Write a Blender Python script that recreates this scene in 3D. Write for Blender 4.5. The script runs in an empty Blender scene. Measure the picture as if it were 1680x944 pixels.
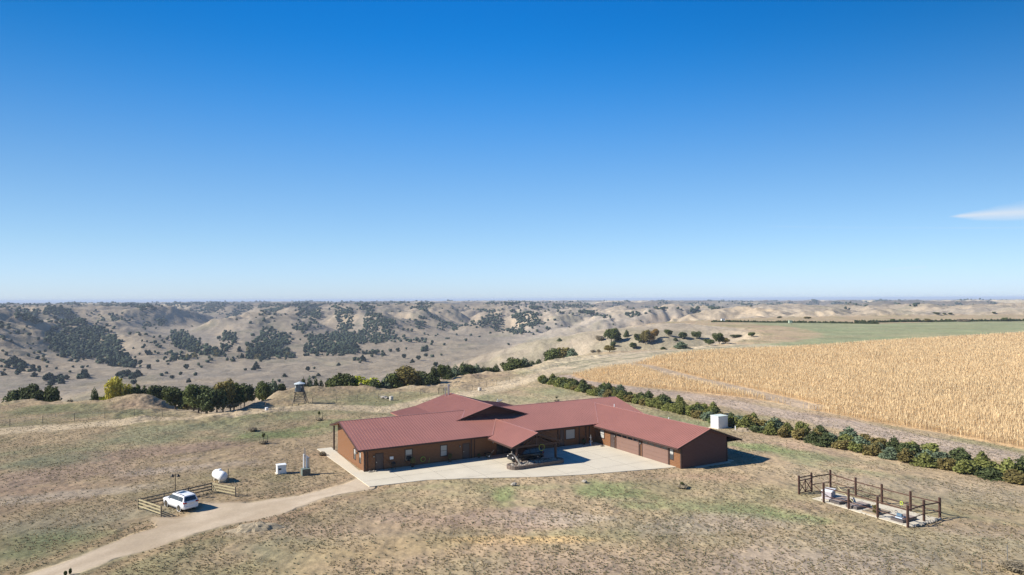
import bpy, bmesh, math, random
import numpy as np
from mathutils import Vector, Matrix

R = math.radians
scene = bpy.context.scene
C = scene.collection

# ------------------------------------------------------------------ camera
CAM_H = 22.0; FPX = 1120.0
PITCH = math.atan(19.0 / FPX); ROLL = R(0.21)
_f = Vector((0, math.cos(PITCH), math.sin(PITCH)))
_r0 = Vector((1, 0, 0)); _u0 = _r0.cross(_f)
_r = math.cos(ROLL) * _r0 - math.sin(ROLL) * _u0
_u = math.cos(ROLL) * _u0 + math.sin(ROLL) * _r0
cam = bpy.data.cameras.new('camera'); cam_ob = bpy.data.objects.new('camera', cam); C.objects.link(cam_ob)
m = Matrix((( _r.x, _u.x, -_f.x, 0), (_r.y, _u.y, -_f.y, 0), (_r.z, _u.z, -_f.z, CAM_H), (0, 0, 0, 1)))
cam_ob.matrix_world = m
cam.sensor_width = 36; cam.lens = 36 * FPX / 1680
cam.clip_start = 0.5; cam.clip_end = 120000
scene.camera = cam_ob

# ------------------------------------------------------------------ sky, sun, exposure
SUN_TRAVEL = R(8)          # compass of the light's travel, from +X
SUN_EL = R(34)
sun_dir = Vector((-math.cos(SUN_TRAVEL) * math.cos(SUN_EL), -math.sin(SUN_TRAVEL) * math.cos(SUN_EL), math.sin(SUN_EL)))
world = bpy.data.worlds.new('World'); scene.world = world; world.use_nodes = True
wt = world.node_tree; wn = wt.nodes; wl = wt.links
for n in list(wn): wn.remove(n)
wout = wn.new('ShaderNodeOutputWorld'); bg = wn.new('ShaderNodeBackground')
sky = wn.new('ShaderNodeTexSky'); sky.sky_type = 'NISHITA'; sky.sun_disc = False
sky.sun_elevation = SUN_EL; sky.sun_rotation = math.atan2(sun_dir.x, sun_dir.y)
sky.altitude = 600; sky.air_density = 1.0; sky.dust_density = 0.3; sky.ozone_density = 3.0
SKY_STRENGTH = 0.115
bg.inputs['Strength'].default_value = SKY_STRENGTH
def wmath(op, a, b=None, c=None, clamp=False):
    n = wn.new('ShaderNodeMath'); n.operation = op; n.use_clamp = clamp
    for i, v in enumerate((a, b, c)):
        if v is None: continue
        if isinstance(v, (int, float)): n.inputs[i].default_value = v
        else: wl.new(v, n.inputs[i])
    return n.outputs[0]
geo = wn.new('ShaderNodeNewGeometry'); sep = wn.new('ShaderNodeSeparateXYZ')
tcw = wn.new('ShaderNodeTexCoord'); wl.new(tcw.outputs['Generated'], sep.inputs[0])
az = wmath('ARCTAN2', sep.outputs[0], sep.outputs[1])
el = wmath('ARCSINE', sep.outputs[2])
# clear-air tint by elevation: the polarised autumn blue of the place, paler towards the horizon
ramp = wn.new('ShaderNodeValToRGB'); ramp.color_ramp.interpolation = 'B_SPLINE'
wl.new(wmath('DIVIDE', el, R(30), clamp=True), ramp.inputs[0])
stops = [(0.0, (.495, .619, .965)), (.075, (.515, .62, .86)), (.147, (.528, .623, .76)), (.313, (.46, .64, .777)), (.477, (.253, .62, .88)), (.633, (.07, .55, .91)), (.78, (.02, .49, .914)), (1.0, (.05, .49, .90))]
cr = ramp.color_ramp
while len(cr.elements) < len(stops): cr.elements.new(0.5)
for e_, (p_, c_) in zip(cr.elements, stops): e_.position = p_; e_.color = (*c_, 1)
hs = wn.new('ShaderNodeMixRGB'); hs.blend_type = 'MULTIPLY'; hs.inputs[0].default_value = 1
wl.new(sky.outputs[0], hs.inputs[1]); wl.new(ramp.outputs[0], hs.inputs[2])
cb = wn.new('ShaderNodeCombineXYZ'); wl.new(az, cb.inputs[0]); wl.new(el, cb.inputs[1])
mapn = wn.new('ShaderNodeMapping'); wl.new(cb.outputs[0], mapn.inputs[0])
mapn.inputs['Rotation'].default_value = (0, 0, R(-9)); mapn.inputs['Scale'].default_value = (9, 70, 1)
nz = wn.new('ShaderNodeTexNoise'); nz.inputs['Scale'].default_value = 1.0; nz.inputs['Detail'].default_value = 5
wl.new(mapn.outputs[0], nz.inputs['Vector'])
def streak(az0, az1, el_c, slope, h0, h1, feather):
    """wispy wedge: grows from az0 to az1, centre line el_c + slope*(az-az0)"""
    t = wmath('DIVIDE', wmath('SUBTRACT', az, az0), az1 - az0, clamp=True)
    ctr = wmath('ADD', wmath('MULTIPLY', wmath('SUBTRACT', az, az0), slope), el_c)
    half = wmath('ADD', wmath('MULTIPLY', t, h1 - h0), h0)
    d = wmath('DIVIDE', wmath('ABSOLUTE', wmath('SUBTRACT', el, ctr)), half)
    d = wmath('ADD', d, wmath('MULTIPLY', wmath('SUBTRACT', nz.outputs[0], 0.5), 1.5))
    v = wmath('DIVIDE', wmath('SUBTRACT', 1.0, d), feather, clamp=True)
    v = wmath('MULTIPLY', v, wmath('MULTIPLY', t, 6.0, clamp=True))
    return v
def px_az(px, py):
    d = _f + _r * ((px - 840) / FPX) + _u * ((472 - py) / FPX); d.normalize()
    return math.atan2(d.x, d.y), math.asin(d.z)
a0, e0 = px_az(1555, 356); a1, e1 = px_az(1680, 347); s1 = streak(a0, a1, e0, (e1 - e0) / (a1 - a0) , .0008, .0135, 1.3)
a0, e0 = px_az(1230, 371); a1, e1 = px_az(1640, 374); s2 = streak(a0, a1, e0, (e1 - e0) / (a1 - a0), .0008, .0014, 1.0)
a0, e0 = px_az(1440, 443); a1, e1 = px_az(1520, 438); s3 = streak(a0, a1, e0, (e1 - e0) / (a1 - a0), .0010, .0022, 1.0)
s3 = wmath('MULTIPLY', s3, wmath('LESS_THAN', az, a1))
cl = wmath('ADD', wmath('MULTIPLY', s1, 1.0), wmath('ADD', wmath('MULTIPLY', s2, 0.13), wmath('MULTIPLY', s3, 0.22)), clamp=True)
even = wmath('DIVIDE', 1.0, wmath('ADD', 1.0, wmath('MULTIPLY', wmath('MINIMUM', wmath('MULTIPLY', az, az), 0.6), wmath('ADD', .42, wmath('MULTIPLY', wmath('DIVIDE', el, R(20), clamp=True), .85)))))
evn = wn.new('ShaderNodeVectorMath'); evn.operation = 'SCALE'; wl.new(hs.outputs[0], evn.inputs[0]); wl.new(even, evn.inputs[3])
mixc = wn.new('ShaderNodeMixRGB'); wl.new(cl, mixc.inputs[0]); wl.new(evn.outputs[0], mixc.inputs[1])
mixc.inputs[2].default_value = (3.5, 3.8, 4.2, 1)
wl.new(mixc.outputs[0], bg.inputs['Color']); wl.new(bg.outputs[0], wout.inputs['Surface'])

sl = bpy.data.lights.new('sun', 'SUN'); sl.energy = 4.3; sl.angle = R(0.5); sl.color = (1.0, 0.94, 0.85)
sun = bpy.data.objects.new('sun', sl); C.objects.link(sun)
sun.rotation_euler = sun_dir.to_track_quat('Z', 'Y').to_euler(); sun.location = (0, 0, 200)

scene.view_settings.view_transform = 'Standard'; scene.view_settings.look = 'None'
scene.view_settings.gamma = 1; scene.view_settings.use_curve_mapping = False
scene.view_settings.exposure = 0.9
scene.render.engine = 'CYCLES'
scene.cycles.max_bounces = 5; scene.cycles.diffuse_bounces = 3; scene.cycles.glossy_bounces = 2
scene.cycles.transmission_bounces = 2; scene.cycles.volume_bounces = 0; scene.cycles.transparent_max_bounces = 6

# ------------------------------------------------------------------ where a pixel's ray meets the world
def ray(px, py):
    return _f + _r * ((px - 840) / FPX) + _u * ((472 - py) / FPX)
def at(px, py, z=0.0):
    d = ray(px, py); t = (z - CAM_H) / d.z
    return Vector((d.x * t, d.y * t, z))
def atD(px, py, D):
    d = ray(px, py); t = D / d.y
    return Vector((d.x * t, D, CAM_H + d.z * t))
def project(P):
    P = np.atleast_2d(P) - np.array([0, 0, CAM_H])
    z = P @ np.array(_f); x = P @ np.array(_r); y = P @ np.array(_u)
    return 840 + FPX * x / z, 472 - FPX * y / z, z

# ------------------------------------------------------------------ noise
_rng = np.random.RandomState(7)
_perm = _rng.permutation(512).astype(np.int64)
_ga = _rng.uniform(0, 2 * np.pi, 512); _gx = np.cos(_ga); _gy = np.sin(_ga)
def perlin(x, y):
    xi = np.floor(x).astype(np.int64); yi = np.floor(y).astype(np.int64)
    xf = x - xi; yf = y - yi
    u = xf * xf * xf * (xf * (xf * 6 - 15) + 10); v = yf * yf * yf * (yf * (yf * 6 - 15) + 10)
    def g(ix, iy, dx, dy):
        h = _perm[(_perm[ix & 511] + iy) & 511]
        return _gx[h] * dx + _gy[h] * dy
    a = g(xi, yi, xf, yf); b = g(xi + 1, yi, xf - 1, yf)
    c = g(xi, yi + 1, xf, yf - 1); d = g(xi + 1, yi + 1, xf - 1, yf - 1)
    return (a + (b - a) * u) * (1 - v) + (c + (d - c) * u) * v
def fbm(x, y, s, octv=4, gain=0.5):
    r = 0; a = 1
    for k in range(octv):
        r = r + a * perlin(x / s + 17.3 * k, y / s - 9.1 * k); s = s / 2.03; a *= gain
    return r
def smooth(t): t = np.clip(t, 0, 1); return t * t * (3 - 2 * t)
def poly_sd(x, y, poly):
    """signed distance to a polygon, positive inside"""
    P = np.array([(p[0], p[1]) for p in poly], float); n = len(P)
    inside = np.zeros(x.shape, bool); best = np.full(x.shape, 1e18)
    for i in range(n):
        ax, ay = P[i]; bx, by = P[(i + 1) % n]
        ex, ey = bx - ax, by - ay
        t = np.clip(((x - ax) * ex + (y - ay) * ey) / (ex * ex + ey * ey + 1e-12), 0, 1)
        best = np.minimum(best, (x - ax - t * ex) ** 2 + (y - ay - t * ey) ** 2)
        c = ((ay > y) != (by > y)) & (x < (bx - ax) * (y - ay) / (by - ay + 1e-12) + ax)
        inside ^= c
    d = np.sqrt(best)
    return np.where(inside, d, -d)
def line_d(x, y, pts):
    best = np.full(x.shape, 1e18)
    for (a, b) in zip(pts[:-1], pts[1:]):
        ex, ey = b[0] - a[0], b[1] - a[1]
        t = np.clip(((x - a[0]) * ex + (y - a[1]) * ey) / (ex * ex + ey * ey + 1e-12), 0, 1)
        best = np.minimum(best, (x - a[0] - t * ex) ** 2 + (y - a[1] - t * ey) ** 2)
    return np.sqrt(best)

# ------------------------------------------------------------------ terrain: plateau, rim and eroded valley
rim_px = [(-700, 665), (-300, 655), (0, 652), (120, 654), (190, 655), (215, 652), (245, 650), (262, 656), (300, 672), (345, 679), (390, 668),
          (425, 652), (460, 641), (500, 638), (560, 636), (620, 638), (700, 632), (735, 618), (760, 611), (820, 606), (870, 598),
          (920, 588), (960, 580), (1000, 576), (1060, 573), (1130, 571), (1190, 562), (1240, 552), (1215, 540), (1120, 532), (1040, 534), (1100, 527.5), (1170, 524)]
PLATEAU = [at(*p) for p in rim_px] + [(380, 820), (900, 900), (2600, 1000), (2600, -1500), (-2600, -1500), (-2600, 60)]
PLATEAU = [(p[0], p[1]) for p in PLATEAU]
ctrl = []
def cp(px, py, D, dz=0):
    v = atD(px, py, D); ctrl.append((v.x, v.y, v.z + dz))
crests = [
 [(-350, 530, 1000), (-150, 525, 1100), (0, 521, 1150), (25, 543, 1000), (60, 573, 880)],
 [(110, 518, 1400), (170, 522, 1450), (205, 552, 1200), (235, 577, 1000), (270, 594, 900)],
 [(0, 508, 2600), (150, 507, 2600), (300, 512, 1700), (335, 523, 1500), (350, 534, 1350), (375, 553, 1200), (400, 582, 1000)],
 [(380, 505, 2400), (450, 504, 2300), (470, 517, 1800), (482, 542, 1400), (505, 567, 1150)],
 [(520, 504, 2300), (560, 504, 2300), (600, 513, 2000), (622, 531, 1600), (640, 547, 1400)],
 [(640, 504, 2300), (700, 504, 2300), (722, 516, 1900), (705, 531, 1600), (722, 549, 1350)],
 [(780, 504, 2300), (850, 504, 2300), (805, 512, 2000), (782, 526, 1700)],
 [(900, 506, 2200), (930, 516, 1800), (875, 531, 1500)],
 [(960, 507, 2600), (1000, 509, 2400), (1060, 512, 2000), (1030, 520, 1500)],
]
gullies = [
 [(60, 528, 1250), (100, 553, 1080), (180, 592, 880), (225, 614, 790)],
 [(210, 517, 1700), (250, 537, 1450), (285, 563, 1150), (340, 592, 900)],
 [(400, 517, 2000), (432, 547, 1400), (442, 586, 980), (450, 601, 880)],
 [(520, 512, 2100), (540, 537, 1600), (560, 562, 1200), (590, 587, 1000)],
 [(640, 510, 2100), (672, 537, 1650), (690, 556, 1300)],
 [(760, 513, 2100), (752, 541, 1600), (762, 562, 1250)],
 [(830, 516, 2000), (842, 546, 1500)],
 [(960, 521, 1900), (905, 541, 1500)],
]
floor = [(-400, 650, 560), (-150, 642, 600), (0, 632, 660), (100, 625, 700), (200, 620, 740), (300, 610, 800), (400, 607, 850), (500, 601, 900), (560, 594, 950), (650, 586, 1030),
         (700, 577, 1100), (760, 571, 1180), (850, 557, 1350), (905, 545, 1550), (970, 533, 1900), (1060, 524, 2500)]
near = [(820, 587, 480), (760, 598, 520), (840, 577, 470), (870, 562, 470), (905, 550, 480), (960, 543, 520), (990, 573, 370), (1080, 566, 400),
        (1150, 553, 480), (1040, 561, 430), (700, 612, 520), (600, 622, 560), (680, 620, 500), (450, 628, 600), (300, 634, 600), (100, 645, 550), (-200, 660, 480), (200, 648, 470)]
def dens(L, n=3):
    out = []
    for a, b in zip(L[:-1], L[1:]):
        for k in range(n): 
            t = k / n
            out.append(tuple(a[i] + (b[i] - a[i]) * t for i in range(3)))
    return out + [L[-1]]
for L in crests:
    for p in dens(L): cp(*p)
for L in gullies:
    for p in dens(L): cp(*p, dz=-5)
for p in dens(floor, 2): cp(*p, dz=-2)
for p in near: cp(*p)
for px in range(-300, 1000, 90):
    D = at(px, np.interp(px, [p[0] for p in rim_px[:28]], [p[1] for p in rim_px[:28]])).y
    s = 1.0 if px < 760 else .45
    for k, dz in ((60, -7), (150, -20)):
        v = atD(px, 600, D + k); ctrl.append((v.x, v.y, dz * s))
for px in range(-300, 1300, 80):
    D = at(px, np.interp(px, [p[0] for p in rim_px[:28]], [p[1] for p in rim_px[:28]])).y
    v = atD(px, 600, D - 15); ctrl.append((v.x, v.y, 0))
for x, y in ((250, 450), (400, 500), (200, 560), (330, 720), (600, 800), (-500, 0), (0, 0), (500, 0), (1200, 700)): ctrl.append((x, y, 0))
for x, y, z in ((-2600, 1500, -12), (-1500, 1600, -8), (-900, 1400, -6), (-2600, 600, -40), (-1600, 700, -48), (-2600, 3000, -10), (-1500, 3200, -8), (0, 3200, -7), (1000, 3200, -16), (1800, 3300, -14), (3400, 3600, -14), (4800, 4200, -18),
                (-2600, 6600, -12), (0, 6600, -12), (2600, 6600, -24), (4800, 7000, -24), (800, 4600, -20), (1300, 1500, -14), (2000, 2300, -18), (2500, 1300, -12), (4500, 1800, -14), (700, 1250, -12), (600, 1900, -22)): ctrl.append((x, y, z))
ctrl = np.array(ctrl)
def warp(x, y): return x, y * 1.0
X0, X1, Y0, Y1, CELL = -2900., 5000., 90., 7800., 15.
nx = int((X1 - X0) / CELL) + 1; ny = int((Y1 - Y0) / CELL) + 1
gx, gy = np.meshgrid(X0 + CELL * np.arange(nx), Y0 + CELL * np.arange(ny))
def rbf_eval(x, y):
    # inverse-distance weighting in log-range space so that far and near controls have like reach
    def tr(x, y):
        r = np.sqrt(x * x + y * y) + 50; a = np.arctan2(x, y)
        return np.log(r) * 1.15, a
    cu, cv = tr(ctrl[:, 0], ctrl[:, 1])
    n = len(ctrl)
    K = np.sqrt((cu[:, None] - cu[None]) ** 2 + (cv[:, None] - cv[None]) ** 2 + 0.0006)
    A = np.zeros((n + 1, n + 1)); A[:n, :n] = K + np.eye(n) * (-0.012); A[n, :n] = 1; A[:n, n] = 1
    w = np.linalg.solve(A, np.append(ctrl[:, 2], 0))
    u, v = tr(x.ravel(), y.ravel()); out = np.full(u.shape, w[n])
    for i in range(n): out += w[i] * np.sqrt((u - cu[i]) ** 2 + (v - cv[i]) ** 2 + 0.0006)
    return out.reshape(x.shape)
base = rbf_eval(gx, gy)
sdp = poly_sd(gx, gy, PLATEAU)
inpl = smooth((sdp + 12) / 24)
H = base * (1 - inpl) + 0 * inpl
H = np.minimum(H, 3)
H += (fbm(gx, gy, 330, 5, .55) * 16 + fbm(gx + 900, gy, 900, 2) * 6) * (1 - inpl) * smooth((-H + 2) / 10 + .25)
# stream-power erosion with hillslope creep
floor_w = [(atD(*p).x, atD(*p).y) for p in floor]
trunks = [[(-330, 880), (-760, 1500), (-860, 2200), (-1700, 3200), (-2900, 3600)], [(-800, 2200), (-300, 2900), (-500, 4200), (-1500, 5200), (-1600, 7700)],
          [(578, 2700), (200, 3600), (500, 4600), (-200, 5600)], [(400, 2300), (1000, 2250), (1700, 2600), (2700, 2500), (3600, 3000), (5000, 2900)],
          [(900, 2260), (1500, 3400), (2300, 4000), (3000, 4900), (4300, 5200)], [(1500, 3400), (1300, 4600), (2000, 5800), (3200, 6600)], [(-760, 1500), (-1500, 1400), (-2900, 1500)],
          [(-800, 600), (-1500, 500), (-2900, 450)], [(1700, 2600), (2100, 1800), (3000, 1500), (5000, 1400)]]
wx, wy = gx + fbm(gx, gy, 300, 2) * 110, gy + fbm(gx + 500, gy, 300, 2) * 110
fdt = np.full(gx.shape, 1e9)
for L in trunks: fdt = np.minimum(fdt, line_d(wx, wy, L))
fd = np.minimum(line_d(gx, gy, floor_w), fdt)
H = np.where(sdp < 0, np.minimum(H, np.maximum(-58 + gy * .002 + .30 * np.maximum(fdt - 15, 0), -60)), H)
H = np.where(sdp > 0, H, np.minimum(H, 2))
erod = (1 - smooth((sdp + 5) / 10)) 
sea = np.zeros(H.shape, bool); sea[0, :] = sea[-1, :] = sea[:, 0] = True
sea |= sdp > 30
N = nx * ny
idx = np.arange(N).reshape(ny, nx)
offs = [(-1, 0, 1.), (1, 0, 1.), (0, -1, 1.), (0, 1, 1.), (-1, -1, 1.414), (-1, 1, 1.414), (1, -1, 1.414), (1, 1, 1.414)]
def shift(A, dy, dx, fill):
    B = np.full_like(A, fill)
    ys = slice(max(0, -dy), ny - max(0, dy)); yd = slice(max(0, dy), ny - max(0, -dy))
    xs = slice(max(0, -dx), nx - max(0, dx)); xd = slice(max(0, dx), nx - max(0, -dx))
    B[ys, xs] = A[yd, xd]; return B
low = base.copy()
def fill_pits(H, it=60):
    # priority-free iterative pit filling (Planchon-Darboux, sweeping)
    W = np.where(sea | (fd < 25), H, 1e4)
    for _ in range(it * 6):
        nb = np.full(H.shape, 1e9)
        for dy, dx, d in offs: nb = np.minimum(nb, shift(W, dy, dx, 1e9) + 0.02 * d)
        Wn = np.where(sea | (fd < 25), H, np.maximum(H, np.minimum(W, nb)))
        if np.abs(Wn - W).max() < 1e-6: break
        W = Wn
    return np.where(W > 9e3, H, W)
H[-1, :] = -60; H[:, 0] = np.minimum(H[:, 0], -62); H[:, -1] = -52
for it in range(44):
    if it % 9 == 0: H = fill_pits(H, 40 if it == 0 else 12)
    best = np.zeros(H.shape); rec = idx.copy()
    for dy, dx, d in offs:
        s = (H - shift(H, dy, dx, 1e9)) / (d * CELL); r = shift(idx, dy, dx, 0)
        mk = s > best; best = np.where(mk, s, best); rec = np.where(mk, r, rec)
    rec[sea] = idx[sea]
    rf = rec.ravel(); root = rf == np.arange(N)
    S = np.ones(N); rp = rf.copy(); 
    for k in range(11):
        act = rp != np.arange(N)
        # nodes whose 2^k-receiver is still a distinct node push their sums down
        add = np.bincount(rp[act & (~root)], weights=S[act & (~root)], minlength=N) if k == 0 else np.bincount(rp[live], weights=S[live], minlength=N)
        if k == 0: live = ~root
        S = S + add
        live = live & (~root[rp])
        rp = rp[rp]
    area = S * CELL * CELL
    dd = np.where(((rf - np.arange(N)) % nx == 0) | (np.abs(rf - np.arange(N)) == 1), 1., 1.414) * CELL
    F = 0.10 * np.maximum(np.minimum(area, 3e5) ** 0.5 - 24, 0) / dd
    F = F * erod.ravel(); F[root] = 0
    al = H.ravel() / (1 + F); be = F / (1 + F); rp = rf.copy()
    for k in range(11):
        al = al + be * np.where(root[rp] & False, 0, al[rp]) * 1.0 if False else al
        # compose h_i = al_i + be_i * h_rec
        al_n = al + be * al[rp]; be_n = be * be[rp]
        fix = root[rp]
        # when the receiver is a root its own height is al (be = 0), so the composition closes by itself
        al, be, rp = al_n, be_n, rp[rp]
    Hn = al.reshape(H.shape)
    Hn = np.maximum(Hn, np.maximum(np.minimum(base, 0) - 45, -64))
    lap = sum(shift(Hn, dy, dx, 0) for dy, dx, d in offs[:4]) - 4 * Hn
    lap[0] = lap[-1] = 0; lap[:, 0] = lap[:, -1] = 0
    H = Hn + 0.09 * lap * (1 - inpl)
AREA = area.reshape(H.shape)
H0 = H
def samp(A, x, y):
    u = np.clip((x - X0) / CELL, 0, nx - 1.001); v = np.clip((y - Y0) / CELL, 0, ny - 1.001)
    i = u.astype(int); j = v.astype(int); fu = u - i; fv = v - j
    fu = fu * fu * (3 - 2 * fu) * .5 + fu * .5; fv = fv * fv * (3 - 2 * fv) * .5 + fv * .5
    return (A[j, i] * (1 - fu) + A[j, i + 1] * fu) * (1 - fv) + (A[j + 1, i] * (1 - fu) + A[j + 1, i + 1] * fu) * fv
def bump(x, y, cx, cy, rx, ry, h, ang=0):
    dx, dy = x - cx, y - cy; c, s = math.cos(ang), math.sin(ang)
    q = ((dx * c + dy * s) / rx) ** 2 + ((-dx * s + dy * c) / ry) ** 2
    return h * np.exp(-q)
_kn = at(255, 655); _k2 = at(225, 662); _k3 = at(540, 641); _k4 = at(470, 650)
def height(x, y):
    x = np.asarray(x, float); y = np.asarray(y, float)
    sd = poly_sd(x, y, PLATEAU)
    sd = sd + fbm(x, y, 14, 3) * 5 * smooth((60 - np.abs(sd)) / 40)
    k = smooth((sd + 12) / 18)
    h = samp(H0, x, y) 
    far = smooth((np.sqrt(x * x + y * y) - 6600) / 1000)
    out = (x < X0) | (x > X1)
    farh = -17 + fbm(x, y, 2600, 3) * 7 - np.sqrt(x * x + y * y) * 0.00028
    # far eroded breaks on the right
    br = smooth((x - 800) / 2500) * smooth((10500 - y) / 2500)
    farh = farh - br * (34 + 30 * np.abs(fbm(x, y, 1100, 4)) + fbm(x, y, 400, 4) * 20) 
    h = h * (1 - far) + farh * far
    h = np.where(out & (y < 1500), np.where(x > 0, 0 * h, 0 * h - 25), h)
    rough = fbm(x, y, 34, 4, .55) * 1.9 + (0.5 - np.abs(fbm(x, y, 70, 3))) * 2.5
    rg = 0; am = 1.0; sc_ = 300.0
    for o_ in range(5):
        rg = rg + am * (0.32 - np.abs(perlin(x / sc_ + 31.7 * o_ + .3 * perlin(x / 500, y / 500), y / sc_ * .8 - 11.3 * o_))); am *= .58; sc_ *= .48
    r_far = np.sqrt(x * x + y * y)
    rel = smooth((h + 56) / 22) * smooth((r_far - 520) / 500) * (.45 + .55 * smooth((-2 - h) / 14))
    h = h + rg * 40 * rel * smooth((9000 - r_far) / 2500)
    h = h + rough * (1 - k) * smooth((3500 - y) / 2500 + .2)
    p = fbm(x, y, 160, 3) * .8 * smooth((np.sqrt((x - 5) ** 2 + (y - 90) ** 2) - 75) / 90) 
    p = p + fbm(x, y, 6, 3) * .05
    p = p + bump(x, y, _kn.x, _kn.y - 2, 12, 6, 0.5, .3) + bump(x, y, _k2.x, _k2.y, 9, 5, .8) + bump(x, y, _k3.x, _k3.y - 2, 16, 6, 1.1, .2)
    edge = smooth((22 - sd) / 20) * smooth((sd + 4) / 6)
    p = p + edge * (fbm(x, y, 9, 4, .6) * 1.0)
    return h * (1 - k) + p * k
def hz(x, y): return float(height(np.array([x]), np.array([y]))[0])
def ground_at(px, py):
    """where the ray through a pixel first meets the terrain"""
    d = ray(px, py); t = np.concatenate([np.arange(20, 400, .5), np.geomspace(400, 9000, 2500)])
    x = d.x * t; y = d.y * t; z = CAM_H + d.z * t
    hit = np.nonzero(z < height(x, y))[0]
    i = hit[0] if len(hit) else -1
    return Vector((x[i], y[i], hz(x[i], y[i])))

# ------------------------------------------------------------------ materials
def new_mat(name, color, rough=0.8, metal=0.0, noise=0.0, scale=3.0, bump=0.0, spec=0.3, coord='Object', stretch=(1, 1, 1)):
    m = bpy.data.materials.new(name); m.use_nodes = True
    t = m.node_tree; b = t.nodes['Principled BSDF']
    b.inputs['Base Color'].default_value = (*color, 1); b.inputs['Roughness'].default_value = rough
    b.inputs['Metallic'].default_value = metal; b.inputs['Specular IOR Level'].default_value = spec
    if noise or bump:
        tc = t.nodes.new('ShaderNodeTexCoord'); mp = t.nodes.new('ShaderNodeMapping'); mp.inputs['Scale'].default_value = stretch
        t.links.new(tc.outputs[coord], mp.inputs[0])
        n = t.nodes.new('ShaderNodeTexNoise'); n.inputs['Scale'].default_value = scale; n.inputs['Detail'].default_value = 6; n.inputs['Roughness'].default_value = .65
        t.links.new(mp.outputs[0], n.inputs['Vector'])
        if noise:
            mx = t.nodes.new('ShaderNodeMapRange'); mx.inputs[1].default_value = .25; mx.inputs[2].default_value = .75
            mx.inputs[3].default_value = 1 - noise; mx.inputs[4].default_value = 1 + noise
            t.links.new(n.outputs[0], mx.inputs[0])
            vm = t.nodes.new('ShaderNodeVectorMath'); vm.operation = 'SCALE'; vm.inputs[0].default_value = color
            t.links.new(mx.outputs[0], vm.inputs[3]); t.links.new(vm.outputs[0], b.inputs['Base Color'])
        if bump:
            bp = t.nodes.new('ShaderNodeBump'); bp.inputs['Strength'].default_value = bump; bp.inputs['Distance'].default_value = .05
            t.links.new(n.outputs[0], bp.inputs['Height']); t.links.new(bp.outputs[0], b.inputs['Normal'])
    return m
def attr_mat(name, attr='col', rough=0.9, spec=0.1, trans=0.0):
    m = bpy.data.materials.new(name); m.use_nodes = True; t = m.node_tree; b = t.nodes['Principled BSDF']
    a = t.nodes.new('ShaderNodeAttribute'); a.attribute_name = attr; t.links.new(a.outputs['Color'], b.inputs['Base Color'])
    b.inputs['Roughness'].default_value = rough; b.inputs['Specular IOR Level'].default_value = spec
    if trans:
        tr = t.nodes.new('ShaderNodeBsdfTranslucent'); t.links.new(a.outputs['Color'], tr.inputs['Color'])
        mx = t.nodes.new('ShaderNodeMixShader'); mx.inputs[0].default_value = trans
        o = t.nodes['Material Output']; t.links.new(b.outputs[0], mx.inputs[1]); t.links.new(tr.outputs[0], mx.inputs[2]); t.links.new(mx.outputs[0], o.inputs['Surface'])
    return m
def leaf_mat(name, color, vary=.35, trans=.2):
    """foliage: each leaf clump has its own random tone, each plant its own too"""
    m = bpy.data.materials.new(name); m.use_nodes = True; t = m.node_tree; b = t.nodes['Principled BSDF']
    a = t.nodes.new('ShaderNodeAttribute'); a.attribute_name = 'tone'
    oi = t.nodes.new('ShaderNodeObjectInfo')
    s1 = t.nodes.new('ShaderNodeMapRange'); s1.inputs[3].default_value = 1 - vary; s1.inputs[4].default_value = 1 + vary; t.links.new(a.outputs['Fac'], s1.inputs[0])
    s2 = t.nodes.new('ShaderNodeMapRange'); s2.inputs[3].default_value = .82; s2.inputs[4].default_value = 1.22; t.links.new(oi.outputs['Random'], s2.inputs[0])
    mm = t.nodes.new('ShaderNodeMath'); mm.operation = 'MULTIPLY'; t.links.new(s1.outputs[0], mm.inputs[0]); t.links.new(s2.outputs[0], mm.inputs[1])
    vm = t.nodes.new('ShaderNodeVectorMath'); vm.operation = 'SCALE'; vm.inputs[0].default_value = color; t.links.new(mm.outputs[0], vm.inputs[3])
    t.links.new(vm.outputs[0], b.inputs['Base Color']); b.inputs['Roughness'].default_value = .8; b.inputs['Specular IOR Level'].default_value = .15
    tr = t.nodes.new('ShaderNodeBsdfTranslucent'); t.links.new(vm.outputs[0], tr.inputs['Color'])
    mx = t.nodes.new('ShaderNodeMixShader'); mx.inputs[0].default_value = trans
    o = t.nodes['Material Output']; t.links.new(b.outputs[0], mx.inputs[1]); t.links.new(tr.outputs[0], mx.inputs[2]); t.links.new(mx.outputs[0], o.inputs['Surface'])
    return m

# ------------------------------------------------------------------ mesh builders
def mesh_np(name, v, f, attr=None, smooth_=False, attr_name='col'):
    """f: (n,3) or (n,4) int array"""
    me = bpy.data.meshes.new(name); v = np.asarray(v, np.float32); f = np.asarray(f, np.int32)
    me.vertices.add(len(v)); me.vertices.foreach_set('co', v.ravel())
    k = f.shape[1]; me.loops.add(f.size); me.loops.foreach_set('vertex_index', f.ravel())
    me.polygons.add(len(f)); me.polygons.foreach_set('loop_start', np.arange(0, f.size, k, dtype=np.int32))
    if smooth_: me.polygons.foreach_set('use_smooth', np.ones(len(f), bool))
    me.update(calc_edges=True)
    if attr is not None:
        if attr.ndim == 2:
            ca = me.color_attributes.new(attr_name, 'FLOAT_COLOR', 'POINT'); c4 = np.ones((len(v), 4), np.float32); c4[:, :3] = attr
            ca.data.foreach_set('color', c4.ravel())
        else:
            ca = me.attributes.new(attr_name, 'FLOAT', 'POINT'); ca.data.foreach_set('value', attr.astype(np.float32))
    return me
def link(name, me, mat=None, parent=None, loc=None, rotz=None):
    o = bpy.data.objects.new(name, me); C.objects.link(o)
    if mat is not None and not me.materials: me.materials.append(mat)
    if parent is not None: o.parent = parent
    if loc is not None: o.location = loc
    if rotz is not None: o.rotation_euler = (0, 0, rotz)
    return o
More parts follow.
